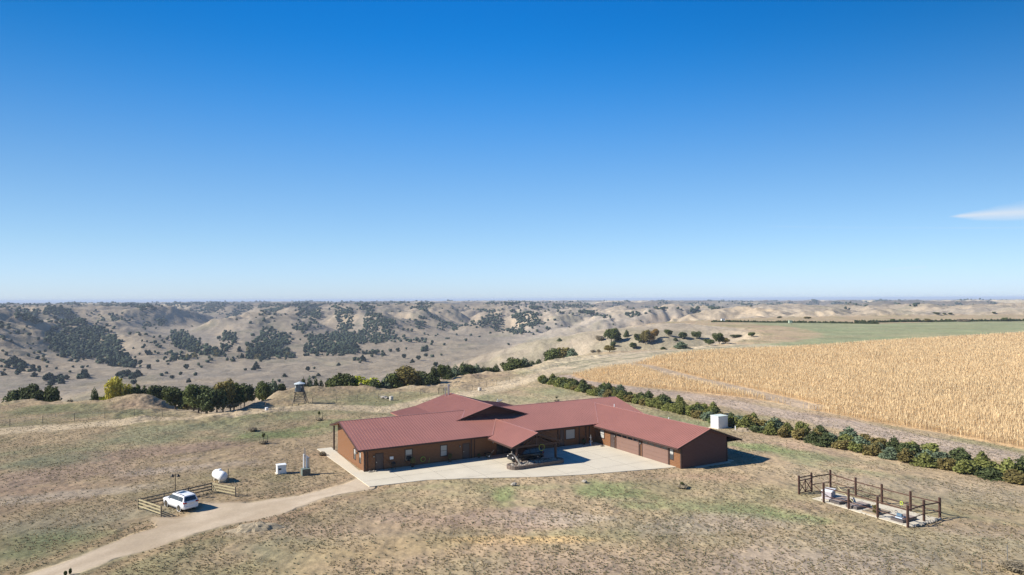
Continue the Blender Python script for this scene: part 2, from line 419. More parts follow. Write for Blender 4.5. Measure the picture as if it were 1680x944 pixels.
def tag(o, label, cat, group=None, kind=None):
    if label: o['label'] = label
    if cat: o['category'] = cat
    if group: o['group'] = group
    if kind: o['kind'] = kind
    return o
def struct(o, kind='structure'): o['kind'] = kind; return o
def thing(name, label, cat, loc=(0, 0, 0), rotz=0, group=None):
    o = bpy.data.objects.new(name, None); C.objects.link(o); o.location = loc; o.rotation_euler = (0, 0, rotz); o.empty_display_size = .3
    return tag(o, label, cat, group)
def copy_tree(o, parent=None):
    c = o.copy(); C.objects.link(c); c.parent = parent
    for ch in list(o.children): copy_tree(ch, c)
    return c
class MB:
    def __init__(s): s.v = []; s.f = []
    def add(s, vs, fs):
        n = len(s.v); s.v += [tuple(p) for p in vs]; s.f += [tuple(i + n for i in q) for q in fs]; return s
    def box(s, x0, x1, y0, y1, z0, z1):
        return s.add([(x0, y0, z0), (x1, y0, z0), (x1, y1, z0), (x0, y1, z0), (x0, y0, z1), (x1, y0, z1), (x1, y1, z1), (x0, y1, z1)],
                     [(3, 2, 1, 0), (4, 5, 6, 7), (0, 1, 5, 4), (1, 2, 6, 5), (2, 3, 7, 6), (3, 0, 4, 7)])
    def hexa(s, p): return s.add(p, [(3, 2, 1, 0), (4, 5, 6, 7), (0, 1, 5, 4), (1, 2, 6, 5), (2, 3, 7, 6), (3, 0, 4, 7)])
    def slab(s, quad, t, up=(0, 0, 1)):
        u = Vector(up) * t; q = [Vector(p) for p in quad]
        return s.hexa([p - u for p in q] + q)
    def bar(s, a, b, w, h=None, up=(0, 0, 1)):
        a = Vector(a); b = Vector(b); h = h or w; d = (b - a).normalized(); up = Vector(up)
        if abs(d.dot(up)) > .98: up = Vector((1, 0, 0))
        x = d.cross(up).normalized() * w / 2; y = x.cross(d).normalized() * h / 2
        return s.hexa([a - x - y, a + x - y, a + x + y, a - x + y, b - x - y, b + x - y, b + x + y, b - x + y])
    def tube(s, a, b, r0, r1=None, n=10, cap=True):
        a = Vector(a); b = Vector(b); r1 = r0 if r1 is None else r1; d = (b - a).normalized()
        u = Vector((1, 0, 0)) if abs(d.x) < .9 else Vector((0, 1, 0)); x = d.cross(u).normalized(); y = d.cross(x)
        vs = [];
        for c, r in ((a, r0), (b, r1)):
            for i in range(n):
                t = 2 * math.pi * i / n; vs.append(c + x * (math.cos(t) * r) + y * (math.sin(t) * r))
        fs = [(i, (i + 1) % n, n + (i + 1) % n, n + i) for i in range(n)]
        if cap: fs += [tuple(range(n - 1, -1, -1)), tuple(range(n, 2 * n))]
        return s.add(vs, fs)
    def lathe(s, c, prof, n=16, axis=(0, 0, 1)):
        """prof: (radius, height) from the bottom up, capped"""
        ax = Vector(axis).normalized(); u = Vector((1, 0, 0)) if abs(ax.x) < .9 else Vector((0, 1, 0)); x = ax.cross(u).normalized(); y = ax.cross(x); c = Vector(c)
        vs = [c + ax * h + x * (math.cos(2 * math.pi * i / n) * r) + y * (math.sin(2 * math.pi * i / n) * r) for r, h in prof for i in range(n)]
        fs = [(k * n + i, k * n + (i + 1) % n, (k + 1) * n + (i + 1) % n, (k + 1) * n + i) for k in range(len(prof) - 1) for i in range(n)]
        fs += [tuple(range(n - 1, -1, -1)), tuple(range((len(prof) - 1) * n, len(prof) * n))]
        return s.add(vs, fs)
    def prism(s, poly, z0, z1):
        n = len(poly); return s.add([(p[0], p[1], z0) for p in poly] + [(p[0], p[1], z1) for p in poly],
            [tuple(range(n - 1, -1, -1)), tuple(range(n, 2 * n))] + [(i, (i + 1) % n, n + (i + 1) % n, n + i) for i in range(n)])
    def ring(s, c, r, t, normal=(0, 1, 0), n=20, m=6):
        ax = Vector(normal).normalized(); u = Vector((0, 0, 1)) if abs(ax.z) < .9 else Vector((1, 0, 0)); x = ax.cross(u).normalized(); y = ax.cross(x); c = Vector(c)
        vs = []
        for i in range(n):
            a = 2 * math.pi * i / n; d = x * math.cos(a) + y * math.sin(a)
            for j in range(m):
                b = 2 * math.pi * j / m; vs.append(c + d * (r + t * math.cos(b)) + ax * (t * math.sin(b)))
        return s.add(vs, [(i * m + j, ((i + 1) % n) * m + j, ((i + 1) % n) * m + (j + 1) % m, i * m + (j + 1) % m) for i in range(n) for j in range(m)])
    def mesh(s, name, smooth_=False, fix=True):
        me = bpy.data.meshes.new(name); me.from_pydata([tuple(p) for p in s.v], [], s.f); me.update()
        if fix:
            bm = bmesh.new(); bm.from_mesh(me); bmesh.ops.recalc_face_normals(bm, faces=bm.faces); bm.to_mesh(me); bm.free()
        if smooth_:
            for p in me.polygons: p.use_smooth = True
            try: me.set_sharp_from_angle(angle=R(35))
            except Exception: pass
        return me
    def build(s, name, mat, parent=None, smooth_=False, loc=None, rotz=None):
        return link(name, s.mesh(name, smooth_), mat, parent, loc, rotz)
def bevel(o, w=.01, seg=1):
    bm = bmesh.new(); bm.from_mesh(o.data); bmesh.ops.bevel(bm, geom=list(bm.edges), offset=w, segments=seg, affect='EDGES', clamp_overlap=True); bm.to_mesh(o.data); bm.free(); return o

# ------------------------------------------------------------------ house frame: a runs along the front, b to the back
HO = Vector((-18.9, 87.4, 0)); HROT = R(29)
HU = Vector((math.cos(HROT), math.sin(HROT), 0)); HV = Vector((-math.sin(HROT), math.cos(HROT), 0))
def hw(a, b, z=0): return HO + HU * a + HV * b + Vector((0, 0, z))

# ------------------------------------------------------------------ ground: one sheet from under the camera to the horizon
def wpoly(L, z=0): return [tuple(at(px, py, z))[:2] for px, py in L]
road_up = [(0, 957), (36, 943), (152, 903), (229, 876), (293, 857), (327, 838), (398, 826), (490, 813), (559, 796), (596, 780)]
road_lo = [(611, 801), (538, 817), (467, 841), (368, 863), (286, 887), (187, 919), (134, 941), (90, 960)]
ROAD = wpoly(road_up + road_lo)
PARK = wpoly([(262, 868), (258, 850), (300, 848), (318, 832), (327, 820), (352, 822), (402, 824), (420, 835), (350, 862)])
slab_front = [(606, 799.5), (700, 788.5), (780, 785.5), (880, 783.5), (960, 779.5), (1040, 773), (1108, 767.5)]
SLAB = [tuple(at(*p))[:2] for p in slab_front] + [tuple(hw(37, -18))[:2], tuple(hw(37, 1))[:2], tuple(hw(-.4, 1))[:2], tuple(hw(0, 16.6))[:2], tuple(hw(-2.1, 16.6))[:2]]
CORN = wpoly([(935, 615), (985, 605), (1043, 597), (1090, 586), (1138, 579), (1240, 574.5), (1300, 571.5), (1430, 561), (1531, 554.6), (1680, 547.8), (1900, 540),
              (1900, 785), (1680, 736), (1531, 710), (1386, 684), (1240, 655), (1100, 640), (1010, 631), (965, 625)])
CORN_TRACK = wpoly([(1035, 599), (1060, 601), (1114, 616), (1200, 636), (1300, 660), (1330, 668)])
DIRT = wpoly([(938, 618), (1010, 636), (1120, 650), (1240, 670), (1400, 700), (1531, 727), (1680, 755), (1860, 790)])
GREENF = wpoly([(1240, 566), (1300, 560), (1340, 553), (1350, 545), (1290, 536), (1210, 530.5), (1250, 529.5), (1440, 531), (1560, 527.6), (1750, 525), (2100, 525), (2100, 537), (1680, 546.5), (1531, 553), (1430, 559.5), (1300, 570), (1240, 572.5), (1100, 583), (1100, 577)])
TRK1 = wpoly([(915, 606), (960, 596), (1010, 590), (1060, 584), (1140, 577), (1240, 569)])
TRK2 = wpoly([(-200, 728), (0, 708), (100, 701), (250, 688), (370, 679), (450, 672), (520, 668), (640, 672), (720, 655), (800, 641), (880, 617), (925, 603)])
patches = [ # px centre, px radii, colour, strength, tilt
 (1000, 806, 62, 22, (.135, .155, .068), .85, -.03), (1030, 826, 70, 12, (.13, .16, .07), .5, -.1), (1235, 838, 95, 13, (.145, .158, .078), .8, -.09), (1320, 852, 80, 10, (.13, .16, .065), .6, -.1), (830, 806, 22, 22, (.12, .155, .06), .7, .3),
 (470, 712, 85, 9, (.115, .14, .06), .9, .06), (560, 694, 60, 9, (.12, .15, .06), .5, .08), (400, 722, 50, 7, (.12, .145, .06), .6, .05),
 (30, 905, 60, 40, (.12, .14, .07), .6, .1), (90, 880, 70, 20, (.12, .14, .075), .5, .1), (110, 745, 130, 24, (.135, .145, .085), .65, .1), (270, 712, 120, 14, (.14, .15, .09), .5, .08),
 (1330, 748, 110, 14, (.145, .158, .078), .8, -.12), (1240, 733, 60, 8, (.13, .165, .065), .7, -.1), (1420, 775, 70, 10, (.14, .16, .08), .5, -.15), (1110, 690, 60, 7, (.14, .165, .08), .6, -.1),
 (240, 742, 150, 15, (.20, .145, .105), .9, .1), (60, 788, 150, 17, (.205, .152, .112), .85, .1), (150, 770, 170, 14, (.205, .152, .11), .75, .12), (330, 765, 130, 9, (.27, .22, .165), .8, .1), (100, 812, 150, 9, (.26, .22, .165), .7, .1), (140, 850, 170, 22, (.20, .185, .13), .6, .1), (60, 758, 90, 12, (.135, .14, .085), .8, .1), (200, 725, 170, 10, (.155, .155, .09), .7, .1), (330, 700, 150, 10, (.165, .16, .095), .6, .08), (300, 755, 60, 6, (.25, .20, .15), .6, .1),
 (760, 850, 200, 16, (.22, .165, .125), .6, 0), (480, 900, 120, 22, (.155, .16, .095), .55, 0), (560, 870, 100, 12, (.235, .175, .12), .5, 0), (900, 850, 140, 10, (.26, .215, .16), .6, 0), (1180, 860, 160, 16, (.235, .195, .145), .6, 0), (1330, 925, 180, 20, (.205, .18, .14), .6, 0), (1400, 790, 60, 8, (.25, .185, .13), .5, 0), (960, 935, 160, 12, (.24, .17, .12), .5, 0), (700, 860, 160, 30, (.23, .16, .11), .35, 0), (1150, 782, 120, 8, (.235, .16, .105), .6, -.04),
 (1590, 865, 110, 14, (.235, .16, .11), .5, -.1), (1330, 832, 60, 10, (.235, .165, .11), .5, -.1), (450, 845, 80, 10, (.22, .15, .105), .4, .1), (250, 855, 70, 12, (.23, .165, .105), .5, .1),
 (860, 887, 130, 6, (.36, .25, .105), .75, 0), (650, 905, 200, 26, (.31, .225, .125), .6, 0), (620, 935, 160, 14, (.30, .22, .125), .5, 0), (1000, 905, 260, 22, (.27, .19, .125), .45, 0),
 (120, 672, 130, 9, (.115, .125, .062), .7, -.05), (640, 655, 200, 16, (.165, .165, .085), .6, .04), (560, 672, 160, 12, (.15, .155, .08), .6, .05), (830, 655, 110, 12, (.17, .17, .095), .5, .05),
 (1050, 925, 400, 26, (.205, .155, .115), .5, 0), (1450, 900, 300, 40, (.21, .175, .125), .5, 0), (1530, 800, 200, 24, (.22, .185, .13), .5, -.1), (980, 660, 60, 14, (.26, .20, .14), .5, 0),
 (420, 870, 60, 8, (.30, .24, .16), .7, .05), (870, 800, 80, 8, (.17, .17, .085), .6, 0), (630, 806, 110, 6, (.17, .16, .085), .5, .1), (540, 745, 60, 8, (.26, .18, .11), .6, .05)]
def ground_color(x, y, z, nz_):
    """base colour of soil and grass, before the fine grain"""
    n1 = fbm(x, y, 38, 4, .6); n2 = fbm(x + 300, y - 80, 9, 4, .6); n3 = fbm(x - 70, y + 30, 3.2, 3, .6)
    tan_ = np.array((.243, .187, .115)); ol = np.array((.160, .150, .078)); rd = np.array((.225, .155, .112))
    def mixc(c, col, t): return c * (1 - t[:, None]) + np.array(col) * t[:, None]
    c = np.tile(tan_, (len(x), 1))
    c = mixc(c, ol, smooth((n1 + .30 + n2 * .6) * 1.1) * .75)
    c = mixc(c, rd, smooth((fbm(x + 900, y, 30, 3) - .12 + n2 * .3) * 2.2) * .55)
    for (cx, cy, rx, ry, col, st, tl) in patches:
        p = at(cx, cy); k = p.y / FPX; dx = (x - p.x); dy = (y - p.y)
        wx_ = rx * k; wy_ = p.y - at(cx, cy + ry).y
        dy = dy - dx * tl * (p.y / CAM_H)
        q = (dx / wx_) ** 2 + (dy / wy_) ** 2
        t = smooth(1.35 - np.sqrt(q) + n2 * .8 + n1 * .25) * st
        mk = t > 0
        c = np.where(mk[:, None], mixc(c, col, t), c)
    sdp_ = poly_sd(x, y, PLATEAU)
    # valley: cured grass, far part darkened to help the haze, pale bare banks on steep ground
    v = smooth((6 - sdp_) / 10)
    vc = mixc(np.tile(np.array((.230, .192, .136)), (len(x), 1)), (.195, .170, .132), smooth(fbm(x, y, 420, 4) * 1.4 + .4))
    vc = mixc(vc, (.165, .15, .10), smooth(fbm(x + 40, y, 130, 4, .6) * 2.2 - .25) * .7)
    vc = mixc(vc, (.30, .235, .15), smooth(fbm(x - 1000, y, 210, 3) * 2 - .35) * .55)
    vc = mixc(vc, (.33, .26, .175), smooth((.90 - nz_) * 6) * .6 * smooth((3200 - y) / 2000))
    fr__ = smooth((np.sqrt(x * x + y * y) - 1800 + 800 * smooth(x / 500)) / 2400); vc = vc * (1 - .55 * fr__)[:, None]  # distance fade put into the ground colour so the bluish air dominates
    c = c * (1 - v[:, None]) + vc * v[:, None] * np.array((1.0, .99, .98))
    rim = smooth((10 - np.abs(sdp_ + 1)) / 9) * smooth((y - 60) / 60)
    c = mixc(c, (.31, .25, .165), rim * smooth(n2 * 1.5 + .5 + n3 * .4) * .75)
    # far plateau fields
    far = smooth((np.sqrt(x * x + y * y) - 2600) / 1500) * smooth((z + 34) / 10)
    fld = perlin(np.floor(x / 700) * 3.7 + .5, np.floor(y / 900) * 5.1 + .5)
    c = mixc(c, (.36, .30, .19), far * (fld > .12) * .8); c = mixc(c, (.19, .17, .12), far * (fld < -.2) * .7)
    nn = n2 * 1.2
    def edge(sd, w=1.5): return smooth((sd + nn * w) / w + .5)
    c = mixc(c, (.255, .225, .125), edge(poly_sd(x, y, GREENF), 7) * .3)
    gf = edge(poly_sd(x, y, GREENF), 6); band = .5 + .5 * np.clip(fbm(x * .35, y, 24, 3) * 2.0, -1, 1)
    c = mixc(c, (.145, .165, .088), gf * (.95 - .35 * band))
    wood = line_d(x, y, DIRT)
    c = mixc(c, (.245, .195, .15), smooth((5.2 - wood + nn) / 2.5) * .85)
    d2 = line_d(x, y, TRK1); wd = d2 * 1.0
    c = mixc(c, (.30, .255, .175), smooth((16 - d2 + nn * 2) / 6) * .7 * smooth((x + 10) / 30))
    c = mixc(c, (.125, .12, .075), smooth((1.6 - np.abs(d2 - 4) + nn) / 1.6) * .8); c = mixc(c, (.135, .13, .08), smooth((1.2 - np.abs(d2 - .5) + nn) / 1.6) * .7)
    d3 = line_d(x, y, TRK2)
    c = mixc(c, (.34, .275, .18), smooth((5.0 - d3 + nn * 1.6) / 3.0) * .95)
    c = mixc(c, (.31, .215, .115), edge(poly_sd(x, y, CORN), 1.2) * .95)
    d4 = line_d(x, y, CORN_TRACK); c = mixc(c, (.235, .185, .13), smooth((4.0 - d4 + nn) / 2) * .9)
    rs = poly_sd(x, y, ROAD); ps = poly_sd(x, y, PARK)
    road = np.maximum(edge(rs, .9), edge(ps, 1.2) * .8)
    grav = mixc(np.tile(np.array((.43, .355, .255)), (len(x), 1)), (.34, .275, .19), smooth(n2 + .45))
    ctr = [((u_[0] + l_[0]) / 2, (u_[1] + l_[1]) / 2) for u_, l_ in zip(ROAD[:10], ROAD[:9:-1])]
    dc = line_d(x, y, ctr); grav = mixc(grav, (.33, .265, .185), smooth((.7 - np.abs(dc - 0.1) + nn * .5) / .6) * .55); grav = mixc(grav, (.33, .26, .18), smooth((.5 - np.abs(dc - 2.4) + nn * .6) / .6) * .45)
    c = c * (1 - road[:, None]) + grav * road[:, None]
    # tawny margin along the road edge and around the slab
    c = mixc(c, (.25, .175, .105), smooth((1.6 - np.abs(rs + 1.2) + nn) / 1.4) * .6 * (1 - road))
    c = c * (1.12 + .50 * smooth((x + 45) / 60))[:, None]; c[:, 0] *= 1.02
    return np.clip(c, .02, .8), road
th = np.concatenate([np.linspace(-180, -52, 40)[:-1], np.linspace(-52, -41, 34)[:-1], np.linspace(-41, 41, 860)[:-1], np.linspace(41, 52, 34)[:-1], np.linspace(52, 180, 40)[:-1]])
rr = np.concatenate([np.linspace(3, 42, 12)[:-1], np.geomspace(42, 700, 560)[:-1], np.geomspace(700, 7500, 470)[:-1], np.geomspace(7500, 60000, 90)])
A_, B_ = np.meshgrid(np.radians(th), rr)
gxx = (B_ * np.sin(A_)).ravel(); gyy = (B_ * np.cos(A_)).ravel(); gzz = height(gxx, gyy)
nr, nt = A_.shape
ii = np.arange(nr * nt).reshape(nr, nt); jn = np.roll(ii, -1, 1)
gf_ = np.stack([ii[:-1], ii[1:], jn[1:], jn[:-1]], -1).reshape(-1, 4)[:, ::-1]
V3 = np.stack([gxx, gyy, gzz], -1).reshape(nr, nt, 3)
dr = np.gradient(V3, axis=0); dt = np.roll(V3, -1, 1) - np.roll(V3, 1, 1)
nn_ = np.cross(dt, dr); nzv = np.abs(nn_[..., 2]) / (np.linalg.norm(nn_, axis=-1) + 1e-9)
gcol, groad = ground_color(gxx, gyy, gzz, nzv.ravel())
gzz = gzz - groad * .05 * 0
cv = V3.reshape(-1, 3)
gm = mesh_np('ground', cv, gf_, gcol, True)
ra = gm.attributes.new('road', 'FLOAT', 'POINT'); ra.data.foreach_set('value', groad.astype(np.float32))
# close the centre with triangles
bmg = None
mg = bpy.data.materials.new('ground'); mg.use_nodes = True; gt = mg.node_tree; gb = gt.nodes['Principled BSDF']
gb.inputs['Roughness'].default_value = .95; gb.inputs['Specular IOR Level'].default_value = .08
at_ = gt.nodes.new('ShaderNodeAttribute'); at_.attribute_name = 'col'
ar_ = gt.nodes.new('ShaderNodeAttribute'); ar_.attribute_name = 'road'
gg = gt.nodes.new('ShaderNodeNewGeometry')
def gnoise(scale, detail=5, rough=.6, stretch=(1, 1, 1)):
    mp = gt.nodes.new('ShaderNodeMapping'); mp.inputs['Scale'].default_value = stretch; gt.links.new(gg.outputs['Position'], mp.inputs[0])
    n = gt.nodes.new('ShaderNodeTexNoise'); n.inputs['Scale'].default_value = scale; n.inputs['Detail'].default_value = detail; n.inputs['Roughness'].default_value = rough
    gt.links.new(mp.outputs[0], n.inputs['Vector']); return n.outputs[0]
def gmap(v, a, b, c, d, cl=True):
    n = gt.nodes.new('ShaderNodeMapRange'); n.clamp = cl
    for i, k in enumerate((a, b, c, d)): n.inputs[i + 1].default_value = k
    gt.links.new(v, n.inputs[0]); return n.outputs[0]
def gmath(op, a, b):
    n = gt.nodes.new('ShaderNodeMath'); n.operation = op
    for i, v in enumerate((a, b)):
        if isinstance(v, (int, float)): n.inputs[i].default_value = v
        else: gt.links.new(v, n.inputs[i])
    return n.outputs[0]
nA = gnoise(.9, 6, .72); nB = gnoise(4.0, 4, .7); nC = gnoise(.12, 5, .65); nD = gnoise(.022, 6, .7); nE = gnoise(2.2, 3, .6, (1, 1, 1))
f = gmath('MULTIPLY', gmap(nA, .3, .7, .76, 1.24), gmap(nB, .3, .7, .8, 1.22))
f = gmath('MULTIPLY', f, gmap(nC, .3, .7, .86, 1.14)); f = gmath('MULTIPLY', f, gmap(nD, .3, .7, .82, 1.18))
weeds = gmap(nE, .66, .70, 0, 1); weeds = gmath('MULTIPLY', weeds, gmap(nC, .45, .6, .1, 1))
notroad = gmap(ar_.outputs['Fac'], 0.2, .7, 1, 0); weeds = gmath('MULTIPLY', weeds, notroad)
f2 = gmath('MULTIPLY', gmap(nB, .3, .7, .9, 1.1), gmap(nA, .3, .7, .93, 1.07))
fm = gt.nodes.new('ShaderNodeMix'); fm.data_type = 'FLOAT'; gt.links.new(notroad, fm.inputs[0]); gt.links.new(f2, fm.inputs[2]); gt.links.new(f, fm.inputs[3])
vs_ = gt.nodes.new('ShaderNodeVectorMath'); vs_.operation = 'SCALE'; gt.links.new(at_.outputs['Color'], vs_.inputs[0]); gt.links.new(fm.outputs[0], vs_.inputs[3])
mw = gt.nodes.new('ShaderNodeMixRGB'); mw.inputs[2].default_value = (.075, .08, .045, 1); gt.links.new(gmath('MULTIPLY', weeds, .5), mw.inputs[0]); gt.links.new(vs_.outputs[0], mw.inputs[1])
gt.links.new(mw.outputs[0], gb.inputs['Base Color'])
bp = gt.nodes.new('ShaderNodeBump'); bp.inputs['Strength'].default_value = .5; bp.inputs['Distance'].default_value = .16
hb = gmath('ADD', gmath('MULTIPLY', gmath('SUBTRACT', nA, .5), gmap(notroad, 0, 1, .15, 1)), gmath('MULTIPLY', gmath('SUBTRACT', nB, .5), gmap(notroad, 0, 1, .12, .5)))
bp2 = gt.nodes.new('ShaderNodeBump'); bp2.inputs['Strength'].default_value = .7; bp2.inputs['Distance'].default_value = 5.0
gt.links.new(gmath('MULTIPLY', gmath('SUBTRACT', nD, .5), notroad), bp2.inputs['Height'])
gt.links.new(hb, bp.inputs['Height']); gt.links.new(bp2.outputs[0], bp.inputs['Normal']); gt.links.new(bp.outputs[0], gb.inputs['Normal'])
ground = link('ground', gm, mg); struct(ground)
hub = MB(); hub.add([(math.sin(a) * 3.2, math.cos(a) * 3.2, hz(0, 3) - .01) for a in np.linspace(0, 2 * math.pi, 24, endpoint=False)], [tuple(range(23, -1, -1))])
del V3, A_, B_

# the air: one closed box of thin even haze round everything
air = MB().box(-61000, 61000, -61000, 61000, -140, 34).build('haze', None); tag(air, None, None, None, 'stuff')
am_ = bpy.data.materials.new('haze'); am_.use_nodes = True; ant = am_.node_tree
for n_ in list(ant.nodes): ant.nodes.remove(n_)
ao = ant.nodes.new('ShaderNodeOutputMaterial'); pv = ant.nodes.new('ShaderNodeVolumePrincipled')
pv.inputs['Color'].default_value = (.70, .82, 1.0, 1); pv.inputs['Density'].default_value = 1.0e-4; pv.inputs['Anisotropy'].default_value = 0.0
ant.links.new(pv.outputs[0], ao.inputs['Volume']); air.data.materials.clear(); air.data.materials.append(am_)

# concrete forecourt
M = {}
M['concrete'] = new_mat('concrete', (.57, .51, .395), .85, noise=.10, scale=.35, bump=.08)
t = M['concrete'].node_tree
sl_ = MB().prism(SLAB, -.3, .07).build('concrete_forecourt', M['concrete']); struct(sl_)
jt = MB()
M['joint'] = new_mat('joint', (.25, .22, .17), .95)
for k in range(1, 8):
    a = -1.65 + k * 4.7
    b0 = -7.6 - .55 * a if a < 19 else -13.2 - .24 * (a - 17)
    b0 = -7.2 - 0.1 * a if a < 5 else (-7.8 - .46 * (a - 5.4) if a < 17.6 else -13.4 - .28 * (a - 17.6))
    jt.slab([hw(a - .02, b0 + .5, .074), hw(a + .02, b0 + .5, .074), hw(a + .02, -.3, .074), hw(a - .02, -.3, .074)], .003)
for b in (-4.5, -9.0, -13.5):
    a0 = -1.4 if b > -7 else (7 if b > -10 else 18.6); jt.slab([hw(a0, b - .02, .0745), hw(35.9, b - .02, .0745), hw(35.9, b + .02, .0745), hw(a0, b + .02, .0745)], .003)
struct(jt.build('concrete_joint', M['joint']))

# ------------------------------------------------------------------ the lodge
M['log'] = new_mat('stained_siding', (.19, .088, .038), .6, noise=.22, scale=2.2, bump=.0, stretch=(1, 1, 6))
M['log_shade'] = new_mat('shade_darkened_siding', (.115, .052, .04), .6, noise=.2, scale=2.2, stretch=(1, 1, 6))  # darker copy of the siding: shade of the gable walls put into the colour
M['trim'] = new_mat('dark_brown_trim', (.055, .03, .023), .55, noise=.15, scale=3)
M['soffit'] = new_mat('soffit', (.075, .045, .035), .7)
M['roof'] = new_mat('roof_metal', (.305, .130, .098), .5, noise=.09, scale=.35, spec=.5)
M['ridge'] = new_mat('ridge_metal', (.38, .18, .14), .4, spec=.5)
M['glass'] = new_mat('window_glass', (.03, .035, .04), .06, spec=.8)
M['blind'] = new_mat('window_blind', (.38, .38, .35), .5)
M['door'] = new_mat('door_paint', (.075, .055, .05), .45)
M['gdoor'] = new_mat('garage_door', (.19, .115, .09), .55, noise=.04, scale=1)
M['white'] = new_mat('white_paint', (.80, .80, .78), .35, noise=.03, scale=3)
M['black'] = new_mat('black_metal', (.015, .015, .016), .4)
M['steel'] = new_mat('galvanised_steel', (.45, .46, .47), .35, metal=.8)
M['stone'] = new_mat('wall_stone', (.20, .155, .125), .9, noise=.35, scale=5, bump=.6)
M['rock'] = new_mat('pale_rock', (.38, .34, .28), .9, noise=.35, scale=4, bump=.4)
M['wood'] = new_mat('weathered_wood', (.20, .165, .115), .85, noise=.25, scale=6)
M['railwood'] = new_mat('pale_rail_wood', (.40, .34, .20), .8, noise=.2, scale=6)
M['redpost'] = new_mat('red_brown_post', (.085, .045, .032), .7, noise=.2, scale=5)
M['yellow'] = new_mat('yellow_green_hose', (.36, .42, .06), .5)
M['rubber'] = new_mat('rubber', (.02, .02, .02), .8)

house = thing('ranch_lodge', 'long brown ranch lodge with dull red standing-seam roof round a pale forecourt', 'lodge', HO, HROT)
RS = .242                        # main roof pitch
def zmain(b): return 2.95 + RS * (b + .6) if b <= 8.7 else 5.2 - RS * (b - 8.7)
def roof_plane(mb, quad, t=.16, rib=.41, rdir=None):
    """quad p0,p1 along the eave, p3,p2 along the ridge; ribs run from eave to ridge"""
    mb.slab(quad, t)
    p0, p1, p2, p3 = [Vector(p) for p in quad]
    n = max(2, int((p1 - p0).length / rib)); up = Vector((0, 0, .022))
    for i in range(n + 1):
        k = i / n
        a = p0.lerp(p1, k); b = p3.lerp(p2, k)
        w = (p1 - p0).normalized() * .022
        mb.add([a - w, a + w, a + w * .6 + up * 1.6, a - w * .6 + up * 1.6, b - w, b + w, b + w * .6 + up * 1.6, b - w * .6 + up * 1.6], [(0, 1, 2, 3), (4, 5, 6, 7), (1, 5, 6, 2), (0, 4, 7, 3), (2, 6, 7, 3)])
ZT = {}
# main roof: front and back slopes
r = MB(); A0, A1 = -1.0, 46.6
roof_plane(r, [(A0, -.6, zmain(-.6)), (A1, -.6, zmain(-.6)), (A1, 8.7, 5.2), (A0, 8.7, 5.2)])
roof_plane(r, [(A0, 13.6, zmain(13.6)), (A1, 13.6, zmain(13.6)), (A1, 8.7, 5.2), (A0, 8.7, 5.2)])
mr = r.build('roof', M['roof'], house); mr['label'] = 'long main roof of dull red seamed metal'
r = MB(); r.slab([(-.35, 13.58, zmain(13.6) - .02), (12, 13.58, zmain(13.6) - .02), (12, 15.1, 3.66), (-.35, 15.1, 3.66)], .14); r.build('rear_porch_roof', M['roof'], house)
# great-room cross gable
def zc(a): d = abs(a - 21.2); return 6.12 - .29 * d if d < 6.2 else 6.12 - .29 * 6.2 - .16 * (d - 6.2)
r = MB()
roof_plane(r, [(15.0, 5.2, zc(15)), (15.0, 21.4, zc(15)), (21.2, 21.4, 6.12), (21.2, 5.2, 6.12)])
roof_plane(r, [(27.4, 5.2, zc(27.4)), (27.4, 21.4, zc(27.4)), (21.2, 21.4, 6.12), (21.2, 5.2, 6.12)])
roof_plane(r, [(10.8, 12, zc(10.8)), (10.8, 21.4, zc(10.8)), (15.0, 21.4, zc(15) - .004), (15.0, 12, zc(15) - .004)])
roof_plane(r, [(31.6, 12, zc(31.6)), (31.6, 21.4, zc(31.6)), (27.4, 21.4, zc(27.4) - .004), (27.4, 12, zc(27.4) - .004)])
cg = r.build('cross_gable_roof', M['roof'], house)
g = MB(); g.add([(16.6, 6.3, 3.9), (25.8, 6.3, 3.9), (25.8, 6.3, zc(25.8) - .18), (21.2, 6.3, 5.93), (16.6, 6.3, zc(16.6) - .18), (16.6, 6.5, 3.9), (25.8, 6.5, 3.9), (25.8, 6.5, zc(25.8) - .18), (21.2, 6.5, 5.93), (16.6, 6.5, zc(16.6) - .18)],
   [(0, 1, 2, 3, 4), (9, 8, 7, 6, 5), (0, 1, 6, 5), (1, 2, 7, 6), (2, 3, 8, 7), (3, 4, 9, 8), (4, 0, 5, 9)]); g.build('gable_wall', M['log_shade'], house)
def fascia(mb, p, q, h=.22, w=.05): 
    p = Vector(p); q = Vector(q); mb.slab([p + Vector((0, 0, .03)), q + Vector((0, 0, .03)), q + (q - p).cross(Vector((0, 0, 1))).normalized() * w + Vector((0, 0, .03)), p + (q - p).cross(Vector((0, 0, 1))).normalized() * w + Vector((0, 0, .03))], h)
fa = MB(); fascia(fa, (15.9, 5.2, zc(15.9)), (21.2, 5.2, 6.12)); fascia(fa, (21.2, 5.2, 6.12), (26.5, 5.2, zc(26.5)))
fa.build('gable_fascia', M['trim'], house)
# garage wing roof
GS = .347; GZ = 4.77
r = MB()
roof_plane(r, [(35.2, -19.1, GZ - GS * 5.8), (35.2, -.9, GZ - GS * 5.8), (41, -.9, GZ), (41, -19.1, GZ)])
roof_plane(r, [(46.8, -19.1, GZ - GS * 5.8), (46.8, -.9, GZ - GS * 5.8), (41, -.9, GZ), (41, -19.1, GZ)])
# the part that runs up over the main slope to its valley
roof_plane(r, [(36.05, -.9, GZ - GS * 4.95), (41, 6.9, GZ), (41, 6.9, GZ), (41, -.9, GZ)], rib=.45)
roof_plane(r, [(45.95, -.9, GZ - GS * 4.95), (41, 6.9, GZ), (41, 6.9, GZ), (41, -.9, GZ)], rib=.45)
gr = r.build('garage_roof', M['roof'], house)
